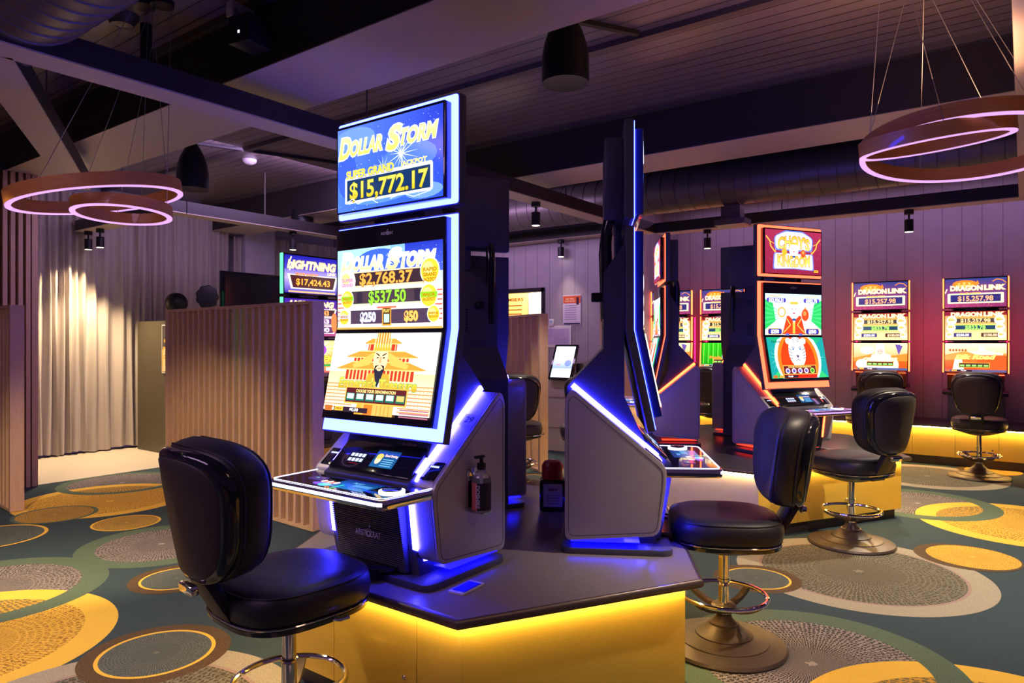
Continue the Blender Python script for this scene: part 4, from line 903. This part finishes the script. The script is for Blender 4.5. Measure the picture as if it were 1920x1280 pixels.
# television on a floor stand behind the long screen
t = thing('television', 'black switched-off television left of the purple jackpot machine', 'television', (-6.60, 4.45, 0), R(90))
b = new(); box(b, (-.25, -.15, .003), (.25, .15, .02), .005); box(b, (-.03, -.02, .02), (.03, .02, 1.7)); obj('stand', b, 'black', t)
b = new(); box(b, (-.55, -.05, 1.55), (.55, -.021, 2.12), .006); cs = obj('screen_housing', b, 'black_gloss', t)
a = Art(1, .5); a.rect(0, 0, 1.0, .5, '#060408'); a.rect(-.05, -.14, .28, .008, '#1c9a3a'); a.rect(.08, -.155, .12, .006, '#1c9a3a'); a.build('screen', 'display', cs, face_front(0, -.0515, 1.84))

# ============================================================ ISLANDS
def hexa(c, offs):
    """offs = {normal angle deg: distance}; returns the corner polygon"""
    L = sorted(offs.items()); P = []
    for (a, d), (e, f) in zip(L, L[1:]+L[:1]):
        n1 = (math.cos(R(a)), math.sin(R(a))); n2 = (math.cos(R(e)), math.sin(R(e))); D = n1[0]*n2[1]-n1[1]*n2[0]
        P.append((c[0]+(d*n2[1]-f*n1[1])/D, c[1]+(n1[0]*f-n2[0]*d)/D))
    return P
def island(label, c, offs, z=.5, inset=.05, top='laminate', doors=(), lil=()):
    t = thing('machine_island', label, 'gaming island', (c[0], c[1], 0))
    P = hexa((0, 0), offs); Q = hexa((0, 0), {a: d-inset for a, d in offs.items()}); K = hexa((0, 0), {a: d-inset-.04 for a, d in offs.items()}); S = hexa((0, 0), {a: d-inset+.022 for a, d in offs.items()}); S2 = hexa((0, 0), {a: d-inset+.010 for a, d in offs.items()})
    b = new(); prism(b, rpoly(P, .006, 2), 'z', z-.034, z, bev=.008); o = obj('worktop', b, top, t)
    b = new(); prism(b, rpoly(P, .006, 2), 'z', z-.0335, z-.010); tube(b, [(p[0]*1.0015, p[1]*1.0015, z-.018) for p in P], .0165, 10, True); obj('worktop_edge', b, 'edge', o)
    # plinth: panels with gaps, one mesh per side
    n = len(Q); angs = sorted(offs)
    b = new(); prism(b, K, 'z', .001, z-.035); core = obj('plinth_core', b, 'kick', t, smooth=False)
    for i in range(n):
        p = Vector(Q[i-1]); q = Vector(Q[i]); d = (q-p).normalized(); nn = Vector((d.y, -d.x)); ang = angs[i]
        if nn.dot(Vector((math.cos(R(ang)), math.sin(R(ang))))) < 0: nn = -nn
        L = (q-p).length; b = new(); cuts = [0]+[x*L for x in doors.get(ang, ())]+[L] if doors else [0, L]
        for u, v in zip(cuts, cuts[1:]):
            a0 = p+d*(u+(.0015 if u > 0 else 0)); a1 = p+d*(v-(.0015 if v < L else 0)); prism(b, [a0, a1, a1-nn*.035, a0-nn*.035], 'z', .085, z-.036)
        m = 'lilac' if ang in lil else 'gold'; pn = obj('plinth_panel', b, m, t, smooth=False)
        if doors.get(ang):
            b = new(); u = doors[ang][-1]*L; kp = p+d*(u-.05 if ang != -90+0 else u-.06); vs = lathe(b, [(.009, 0), (.009, .006), (.006, .009), (.001, .009)], 16)
            bmesh.ops.transform(b, matrix=Matrix.Translation((kp.x, kp.y, .21)) @ Matrix.Rotation(math.atan2(nn.y, nn.x), 4, 'Z') @ Matrix.Rotation(PI/2, 4, 'Y'), verts=vs); obj('door_lock', b, 'chrome', pn)
    b = new()
    for i in range(n):
        prism(b, [Vector(S[i-1]), Vector(S[i]), Vector(S2[i]), Vector(S2[i-1])], 'z', z-.042, z-.0365)
    obj('under_light', b, 'gold_strip', t, smooth=False)
    return t
C1 = (-2.045, 2.617); C2 = (-2.09, 6.197)
island('hexagonal island with glowing gold base holding the blue lit machines', C1, {-90: .914, -30: .950, 30: .875, 90: .95, 150: .90, 210: .815}, doors={-90: (.30, .78), -30: ()})
island('second gold based island further back holding the red lit machines', C2, {-90: 1.28, -30: 1.17, 30: 1.2, 90: 1.15, 150: 1.15, 210: 1.05}, top='laminate_dark', doors={-30: (.25, .62)}, lil=(-90,))
storm = (art_storm_top(), art_storm_mid(), art_emperor()); choy = (art_choy_top(), art_choy_mid(), art_tiger())
def on(c, ang, r=.81, z=.5): return (c[0]+r*math.cos(R(ang)), c[1]+r*math.sin(R(ang)), z)
make_machine('large blue lit machine at left front, jackpot screen above an emperor game', storm, 'blue_led', 'blue_strip', on(C1, -90), 0)
make_machine('blue lit machine in the middle seen side on, facing right', storm, 'blue_led', 'blue_strip', on(C1, 30), R(120))
make_machine('dark backed machine hidden behind the large blue lit machine', storm, 'blue_led', 'blue_strip', on(C1, 150), R(240))
make_machine('red lit machine showing a white tiger under a red and gold topper', choy, 'red_led', 'red_strip', on(C2, -30), R(60))
make_machine('red lit machine seen side on just right of blue machine, facing left', choy, 'red_led', 'red_strip', on(C2, 210), R(-60))
make_machine('dark backed machine behind the white tiger machine, facing the back wall', choy, 'red_led', 'red_strip', on(C2, 90), R(180))

# things on the front island
t = thing('sanitiser_bottle', 'clear pump bottle of hand sanitiser clipped to large blue lit machine', 'bottle', (-2.045+.385, 1.807+.245, 1.4-.645))
b = new(); lathe(b, [(.001, .0), (.034, .0), (.037, .004), (.037, .120), (.034, .132), (.022, .150), (.014, .158), (.014, .165)], 32)
GL = mat('clear_plastic', (.9, .92, .95), .08); GL.node_tree.nodes['Principled BSDF'].inputs['Transmission Weight'].default_value = .85; obj('bottle', b, GL, t)
b = new(); lathe(b, [(.0376, .010), (.0376, .112)], 40, cap=False)
def label_mat():
    m = bpy.data.materials.new('wrap_label'); m.use_nodes = True; nt = m.node_tree; N = nt.nodes; L = nt.links; bs = N['Principled BSDF']; bs.inputs['Roughness'].default_value = .4
    tc = N.new('ShaderNodeTexCoord'); sp = N.new('ShaderNodeSeparateXYZ'); L.new(tc.outputs['Object'], sp.inputs[0]); at = N.new('ShaderNodeMath'); at.operation = 'ARCTAN2'; L.new(sp.outputs[1], at.inputs[0]); L.new(sp.outputs[0], at.inputs[1])
    cr = N.new('ShaderNodeValToRGB'); mr = N.new('ShaderNodeMapRange'); L.new(at.outputs[0], mr.inputs[0]); mr.inputs[1].default_value = -PI; mr.inputs[2].default_value = PI; L.new(mr.outputs[0], cr.inputs[0]); cr.color_ramp.interpolation = 'CONSTANT'
    e = cr.color_ramp.elements; e[0].position = 0; e[0].color = (.02, .015, .03, 1); e[1].position = .105; e[1].color = (.85, .20, .18, 1); x = e.new(.285); x.color = (.02, .015, .03, 1); L.new(cr.outputs[0], bs.inputs['Base Color']); return m
lb = obj('bottle_label', b, label_mat(), t)
cu_dir = R(-70)
for nm, ang, txt, h, col in (('label_lettering', -128, 'SANITISER', .011, '#2a0a10'), ('label_lettering', -146, 'HAND', .011, '#2a0a10'), ('label_lettering', -72, 'DOSHIRE', .016, '#c8c4d0')):
    a = Art(.1, .03); a.text(0, 0, txt, h, col, .085 if len(txt) > 5 else .035)
    a.build(nm, 'print', lb, Matrix.Rotation(R(ang+90), 4, 'Z') @ Matrix.Translation((0, -.0382, .061)) @ Matrix.Rotation(PI/2, 4, 'X') @ Matrix.Rotation(-PI/2, 4, 'Z'))
b = new(); lathe(b, [(.016, .160), (.017, .163), (.017, .182), (.007, .186), (.007, .205)], 24); box(b, (-.010, -.034, .203), (.010, .012, .213), .003); obj('pump_head', b, 'black', t)
b = new(); lathe(b, [(.004, .02), (.004, .2)], 10); obj('dip_tube', b, 'white', t)
b = new(); box(b, (-.043, -.034, .008), (-.0405, .034, .16), .001); box(b, (-.0405, -.030, -.004), (.030, .030, -.001)); obj('wall_bracket', b, 'chrome', t)
t = thing('number_sticker', 'small white sticker with number 29 on large blue machine', 'sticker', (-1.755, 2.095, 1.0925), 0)
SL = math.atan2(.325, .395)
b = new(); box(b, (-.036, -.030, 0), (.036, .030, .0008)); bmesh.ops.transform(b, matrix=Matrix.Rotation(SL, 4, 'X'), verts=b.verts); obj('sticker', b, 'white', t, smooth=False)
a = Art(.06, .05); a.text(0, 0, '29', .030, '#101018', None, None, 0, .02); a.build('lettering', 'print', t, Matrix.Rotation(SL, 4, 'X') @ Matrix.Translation((0, 0, .0012)))
t = thing('smartphone', 'white smartphone lying on the grey worktop of front island', 'phone', (-2.045+.413, 1.807+.125, .5005), R(4))
b = new(); prism(b, rpoly([(-.034, -.069), (.034, -.069), (.034, .069), (-.034, .069)], .009, 4), 'z', 0, .0075, bev=.001); obj('case', b, 'white', t)
b = new(); box(b, (-.029, -.052, .0076), (.029, .052, .0082)); obj('screen', b, 'glassdark', t); b = new(); lathe(b, [(.005, .0076), (.005, .0080)], 20, (0, -.061)); obj('home_button', b, 'silver', t)
t = thing('caddy', 'black caddy with red cap and paper note behind the side-on blue machine', 'caddy', (-2.02, 3.10, .501), R(35))
b = new(); box(b, (-.07, -.05, 0), (.07, .05, .17), .015); obj('bin', b, 'black_gloss', t)
b = new(); lathe(b, [(.055, .171), (.058, .18), (.058, .24), (.045, .262), (.02, .27)], 28); obj('cap', b, mat('red_plastic', (.45, .02, .03), .3), t)
a = Art(.1, .13); a.rect(0, 0, .10, .12, '#d8c8d0'); a.text(0, .03, 'INFO', .014, '#801828')
for k in range(4): a.rect(0, .0-.014*k, .07, .003, '#806880')
a.build('paper_note', 'print', t, face_front(0, -.0515, .09))

# ---- counter along the back wall
def wall_counter(label, x0, x1, yf, yb, z, cuts, rot=None):
    t = thing('wall_counter', label, 'counter', (0, 0, 0))
    b = new(); box(b, (x0, yf-.03, z-.035), (x1, yb, z), .005); obj('worktop', b, 'laminate_dark', t, smooth=False)
    b = new(); box(b, (x0, yf+.06, .002), (x1, yb, z-.036)); obj('plinth_core', b, 'kick', t, smooth=False)
    for u, v in zip([x0]+cuts, cuts+[x1]):
        b = new(); box(b, (u+.0015, yf+.03, .10), (v-.0015, yf+.059, z-.036)); obj('plinth_panel', b, 'gold', t, smooth=False)
    b = new(); box(b, (x0, yf-.008, z-.043), (x1, yf+.008, z-.0355)); obj('under_light', b, 'gold_strip', t, smooth=False)
    return t
wc = wall_counter('long counter with gold panels and hidden strip light along the back wall', -4.415, 2.6, 9.17, 9.855, .47, [-3.6, -2.8, -2.0, -1.55, -1.04, -.62, -.22, .5, 1.3])
b = new(); vs = lathe(b, [(.010, 0), (.010, .006), (.001, .007)], 14); bmesh.ops.transform(b, matrix=Matrix.Translation((-.275, 9.199, .21)) @ Matrix.Rotation(PI/2, 4, 'X'), verts=vs); obj('door_lock', b, 'chrome', wc)
G = 'red lit slim machines along the back wall'
dt = art_dragon_top(); dm = art_dragon_mid()
make_wall_machine('slim red lit machine at far right showing a rider game', G, (dt, dm, art_silk()), 'red_strip', (-.443, 9.42, .47), 0)
make_wall_machine('slim red lit machine second from right showing a desert warrior', G, (dt, dm, art_desert()), 'red_strip', (-1.403, 9.42, .47), 0)
make_wall_machine('slim red lit machine showing a panda in green bamboo', G, (dt, dm, art_panda()), 'red_strip', (-3.35, 9.42, .47), 0)
make_wall_machine('slim red lit machine mostly hidden between the two side-on machines', G, (dt, dm, art_desert()), 'red_strip', (-4.10, 9.42, .47), 0)
t = thing('side_counter', 'short gold fronted counter under the purple jackpot machine', 'counter', (-5.12, 3.9, 0))
b = new(); box(b, (-.62, -.46, .465), (.20, .75, .50), .005); obj('worktop', b, 'laminate_dark', t, smooth=False)
b = new(); box(b, (-.55, -.42, .002), (.15, .70, .463)); obj('plinth_panel', b, 'gold', t, smooth=False)
make_wall_machine('purple jackpot machine with green light edge left of large blue machine', 'purple slim machine', (art_light_top(), art_light_mid(), art_light_low()), 'green_led', (-5.07, 3.89, .50), R(90), red=False)

# ---- stools
st = make_stool('nearest black leather stool in front of the large blue lit machine', (-2.035, 1.465, 0), 0)
st.rotation_euler.z = R(-5)
dup(st, (-1.112, 3.148, 0), R(120), 'black leather stool with chrome foot ring right of the front island')
dup(st, (-.963, 5.259, 0), R(60), 'black leather stool in front of the white tiger machine')
dup(st, (-.371, 8.598, 0), R(-2), 'black leather stool at far right facing the back wall machines')
dup(st, (-1.36, 8.55, 0), R(28), 'black leather stool facing the desert warrior machine, partly hidden')
dup(st, (-3.10, 8.50, 0), R(0), 'black leather stool below the panda machine, glimpsed between side panels')
dup(st, (-3.94, 5.42, 0), R(36), 'black leather stool whose back top shows just right of dark backed machine')
dup(st, (-3.30, 5.64, 0), R(36), 'black leather stool showing only its rounded back above blue machine side panel')
dup(st, (-4.30, 3.95, 0), R(90), 'black leather stool in front of the purple jackpot machine')

# ---- kiosk, notices on the office wall
t = thing('info_kiosk', 'pale kiosk with tilted touch screen against the boarded office wall', 'kiosk', (-4.78, 7.62, 0), R(8))
b = new(); prism(b, [(-.16, .004), (-.12, .90), (.20, .96), (.20, .004)], 'x', -.20, .22, bev=.004); kb = obj('body', b, mat('kiosk_grey', (.45, .42, .42), .5), t)
b = new(); box(b, (-.19, -.156, .30), (.21, -.150, .303)); box(b, (-.10, -.128, .80), (.16, -.121, .803)); box(b, (-.19, -.140, .685), (.21, -.134, .688)); obj('panel_seam', b, 'black', kb)
T = Matrix.Translation((.015, -.06, 1.13)) @ Matrix.Rotation(R(-28), 4, 'X') @ Matrix.Rotation(R(0), 4, 'Y')
b = new(); box(b, (-.165, -.02, -.25), (.165, .02, .25), .006); bmesh.ops.transform(b, matrix=T, verts=b.verts); sc = obj('touch_screen', b, 'black_gloss', t)
a = Art(.28, .44); a.rect(0, 0, .27, .44, '#f4f8ff'); a.rect(0, -.03, .27, .13, '#b8cce8', '#8aa8d8'); a.ell(.07, -.02, .045, .045, '#4a7ac8', 20); a.text(-.06, -.04, 'AVA', .02, '#e03040', .06, None, 0, .03); a.rect(.07, -.085, .06, .004, '#5a78a0')
a.build('screen_picture', 'display', sc, T @ face_front(0, -.0215, 0))
b = new(); box(b, (.17, -.03, .86), (.24, .06, 1.12), .01); obj('card_reader', b, 'black', t)
t = thing('wall_poster', 'orange and white notice poster on boarded wall above the kiosk', 'poster', (-4.838, 7.893, 1.817))
b = new(); box(b, (-.14, 0, -.20), (.14, .004, .20)); obj('backing', b, 'white', t, smooth=False)
a = Art(.27, .4); a.rect(0, 0, .27, .39, '#d8d0e4'); a.rect(0, .14, .27, .10, '#d85a28'); a.text(-.03, .15, 'DO YOU', .018, '#ffe0c0', .12); a.text(-.03, .12, 'HAVE THE APP', .016, '#ffe0c0', .16); a.rect(.09, .12, .04, .10, '#40102c')
for k in range(7): a.rect(-.02, .06-.03*k, .18, .006, '#7a7090')
a.rect(0, -.18, .25, .022, '#3c2a50'); a.build('print_sheet', 'print', t, face_front(0, -.0015, 0))
t = thing('framed_notice', 'clear framed paper notice on wall just above the kiosk screen', 'notice', (-5.05, 7.893, 1.465))
b = new(); box(b, (-.205, -.006, -.145), (.205, .004, .145), .003); obj('frame', b, 'white', t, smooth=False)
a = Art(.4, .28); a.rect(0, 0, .34, .22, '#c4b4d8'); rd = random.Random(3)
for k in range(9): a.rect(rd.uniform(-.04, .04), .08-.02*k, rd.uniform(.15, .28), .003, '#9a8ab4')
a.build('print_sheet', 'print', t, face_front(0, -.0075, 0))
t = thing('thermostat', 'small white thermostat on the boarded wall beside the doorway', 'thermostat', (-5.158, 7.893, 1.655))
b = new(); box(b, (-.035, -.02, -.05), (.035, .004, .05), .004); tc_ = obj('cover', b, 'white', t); b = new(); box(b, (-.022, -.022, .0), (.022, -.0205, .03)); obj('dial_window', b, mat('pale_blue', (.3, .5, .7), .3), tc_)
t = thing('notice_board', 'tall amber notice board glowing warm beyond the office doorway', 'notice board', (-7.02, 9.385, 1.6))
b = new(); box(b, (-.42, -.006, -.55), (.42, .012, .62), .004); obj('board', b, mat('amber_board', (.75, .42, .12), .5), t)
a = Art(.8, 1.1); a.text(.1, .5, 'MEMBERS', .05, '#7a3a10', .45)
for k in range(12): a.rect(.05, .40-.07*k, .5, .018, '#8a4a1a')
a.build('print_sheet', 'print', t, face_front(0, -.008, 0))

# ============================================================ LIGHT FITTINGS
def spot(label, loc, energy, aim=None, col=(1.0, .80, .55), size=75, blend=.6):
    t = thing('spotlight', label, 'spotlight', loc, 0, 'black spotlights under the ceiling beams')
    b = new(); lathe(b, [(.045, -.045), (.045, 0)], 24); obj('mount', b, 'black', t)
    b = new(); lathe(b, [(.010, -.10), (.010, -.044)], 12); obj('stem', b, 'black', t)
    b = new(); lathe(b, [(.040, -.225), (.043, -.225), (.043, -.10), (.03, -.095)], 28); obj('can', b, 'black', t)
    b = new(); lathe(b, [(.001, -.2262), (.038, -.2262), (.038, -.2256), (.001, -.2256)], 24); obj('lens', b, 'spotface', t)
    d = Vector(aim)-Vector(loc) if aim else Vector((0, 0, -1)); q = d.to_track_quat('-Z', 'Y').to_euler()
    L = lamp('SPOT', 'spot_lamp', (loc[0], loc[1], loc[2]-.24), energy, col, q, spot_size=R(size), spot_blend=blend, shadow_soft_size=.03)
    return t
WARM = (1.0, .74, .42)
spot('spotlight under the short beam stub before the curtain', (-8.90, 3.75, 2.75), 240, (-9.0, 3.7, 0), WARM, 95)
spot('spotlight half hidden by left ring light', (-9.22, 3.75, 2.75), 150, (-8.9, 2.9, 0), WARM, 95)
spot('spotlight between white pillar and purple jackpot machine', (-7.22, 5.25, 2.75), 170, (-8.6, 5.2, .2), WARM, 80)
spot('spotlight under long beam between tall machine backs', (-3.81, 5.55, 2.75), 110, (-3.7, 5.6, 0), (1, .82, .6), 80)
spot('spotlight above the orange notice poster', (-4.95, 7.80, 2.75), 40, (-4.5, 6.6, 0), (1, .8, .62), 90)
spot('spotlight above the panda machine', (-3.08, 8.15, 2.75), 90, (-2.9, 7.9, 0), (1, .85, .6), 90)
spot('spotlight above the back wall at right', (-.95, 8.15, 2.75), 260, (-.8, 7.2, 0), (1, .85, .6), 85)
spot('spotlight on the right hand beam overhead', (.07, 5.6, 2.75), 280, (-.6, 5.4, 0), (1, .84, .6), 85)
spot('spotlight on the right hand beam nearer the camera', (.07, 3.2, 2.75), 170, (-.8, 3.6, 0), (1, .80, .6), 85)
spot('spotlight on the long beam above the front stool', (-3.81, .9, 2.75), 230, (-3.7, 1.2, 0), (1, .80, .5), 95)
spot('spotlight near the start of the long beam lighting the slat screens', (-3.81, .45, 2.75), 460, (-5.7, 2.7, -.2), (1, .72, .36), 58)

t = thing('projector', 'black projector box on white bracket under dark ceiling', 'projector', (-3.55, 2.28, 3.17), R(10))
b = new(); box(b, (-.07, -.08, -.10), (.09, .10, .06), .01); obj('housing', b, 'black', t); b = new(); box(b, (-.095, -.04, -.03), (-.07, .0, .14), .004); box(b, (-.12, -.05, .08), (-.07, .115, .17), .004); obj('bracket', b, 'white', t)
b = new(); box(b, (.01, -.0825, -.05), (.022, -.0805, -.035)); obj('status_light', b, 'white_led', t)
t = thing('smoke_detector', 'round white smoke detector on the boarded ceiling', 'smoke detector', (-6.85, 4.42, 3.4))
b = new(); lathe(b, [(.03, -.055), (.05, -.045), (.07, -.03), (.075, -.012), (.075, -.001)], 32); obj('cover', b, 'white', t)
t = thing('ceiling_diffuser', 'round grey air diffuser on ceiling beside the top left duct', 'vent', (-4.45, 2.0, 3.4))
b = new(); lathe(b, [(.03, -.065), (.035, -.07), (.065, -.065), (.07, -.05), (.095, -.015), (.10, -.001)], 36); obj('cone', b, 'duct', t)
t = thing('downlight_tube', 'black cylinder downlight beside the round ceiling diffuser', 'downlight', (-4.46, 2.15, 3.4))
b = new(); lathe(b, [(.030, -.40), (.034, -.40), (.034, -.001)], 28); obj('tube', b, 'black', t); b = new(); lathe(b, [(.001, -.4012), (.028, -.4012), (.028, -.4004)], 24); obj('lens', b, 'silver', t)

def bullet(label, loc, s, top):
    """dark bullet shaped hanging speaker; loc = centre of its open bottom"""
    t = thing('pendant_speaker', label, 'pendant speaker', loc, 0, 'black bullet shaped pendant speakers')
    b = new(); lathe(b, [(.125*s, .002), (.138*s, 0), (.140*s, .02*s), (.139*s, .15*s), (.127*s, .23*s), (.104*s, .30*s), (.070*s, .37*s), (.034*s, .43*s), (.008, .465*s)], 40); obj('shade', b, 'black', t, angle=60)
    b = new(); lathe(b, [(.001, .004), (.125*s, .004), (.125*s, .012), (.001, .012)], 36); obj('grille', b, mat('grille_grey', (.22, .20, .19), .8), t)
    b = new(); lathe(b, [(.003, .46*s), (.003, top-loc[2])], 8); obj('cord', b, 'black', t)
    return t
bullet('large black bullet pendant at top centre of the ceiling', (-2.19, 3.50, 2.93), 1.0, 3.4)
bullet('black bullet pendant right of the left ring light', (-6.16, 3.39, 2.80), 1.0, 3.4)
bullet('distant black bullet pendant left of the large topper screen', (-7.5, 5.60, 2.86), 1.0, 3.4)
for (p, q) in (((-2.60, 3.05), (-2.0, 4.08)), ((-6.9, 3.1), (-6.0, 5.4))):
    b = new(); d = Vector(q)-Vector(p); L = d.length; box(b, (0, -.018, -.03), (L, .018, -.001)); o = obj('lighting_track', b, 'black', smooth=False); o.location = (p[0], p[1], 3.4); o.rotation_euler.z = math.atan2(d.y, d.x)
    tag(o, 'thin black ceiling track behind the large bullet pendant' if p[0] > -3 else 'thin black ceiling track between the two left bullet pendants', 'lighting track')

def ring_light(label, loc, r, tilt, h, canopy, nw=4, pitch=0.0):
    t = thing('ring_light', label, 'ring light', loc, 0, 'hanging wooden ring lights')
    v = Vector((loc[0], loc[1], 0)).normalized(); Mx = Matrix.Rotation(pitch, 4, Vector((v.y, -v.x, 0))) @ Matrix.Rotation(tilt, 4, v)
    n = 96
    b = new(); w = .016
    prof = [(r-w, 0), (r+w, 0), (r+w, h), (r-w, h)]; rings = [[b.verts.new((q[0]*math.cos(2*PI*i/n), q[0]*math.sin(2*PI*i/n), q[1])) for q in prof] for i in range(n)]
    for i in range(n):
        A = rings[i]; B = rings[(i+1) % n]
        for k in range(4): b.faces.new((A[k], B[k], B[(k+1) % 4], A[(k+1) % 4]))
    bmesh.ops.recalc_face_normals(b, faces=b.faces); bmesh.ops.transform(b, matrix=Mx, verts=b.verts); hp = obj('wooden_hoop', b, 'oak_dark', t, angle=40)
    b = new(); prof = [(r-w+.002, -.006), (r+w-.002, -.006), (r+w-.002, -.0005), (r-w+.002, -.0005)]; rings = [[b.verts.new((q[0]*math.cos(2*PI*i/n), q[0]*math.sin(2*PI*i/n), q[1])) for q in prof] for i in range(n)]
    for i in range(n):
        A = rings[i]; B = rings[(i+1) % n]
        for k in range(4): b.faces.new((A[k], B[k], B[(k+1) % 4], A[(k+1) % 4]))
    bmesh.ops.recalc_face_normals(b, faces=b.faces); bmesh.ops.transform(b, matrix=Mx, verts=b.verts); obj('light_diffuser', b, 'violet_led', hp, angle=40)
    cp = Vector(canopy)-Vector(loc)
    for k in range(nw):
        a = 2*PI*(k+.35)/nw; p = Mx @ Vector((r*math.cos(a), r*math.sin(a), h)); b = new(); tube(b, [p, cp+Vector((.05*math.cos(a), .05*math.sin(a), 0))], .0016, 6); obj('wire', b, 'wire', t)
    b = new(); lathe(b, [(.06, -.03), (.065, -.028), (.065, -.0005)], 24, (cp.x, cp.y)); bmesh.ops.translate(b, vec=(0, 0, cp.z), verts=b.verts); obj('canopy', b, 'black', t)
    return t
ring_light('larger of the two wooden ring lights at top right', (-.235, 4.22, 2.37), .475, R(0), .07, (-.38, 4.05, 3.4), pitch=R(-6))
ring_light('smaller wooden ring light tilted inside the large one at right', (-.36, 4.06, 2.385), .325, R(-4), .07, (-.52, 3.90, 3.4), 3, pitch=R(8))
ring_light('larger of the two wooden ring lights at left', (-4.22, 1.77, 2.20), .425, R(-10), .07, (-4.18, 2.0, 3.4))
ring_light('smaller wooden ring light tilted below the large one at left', (-4.09, 1.84, 2.115), .24, R(1), .06, (-4.08, 2.06, 3.4), 3, pitch=R(-3))
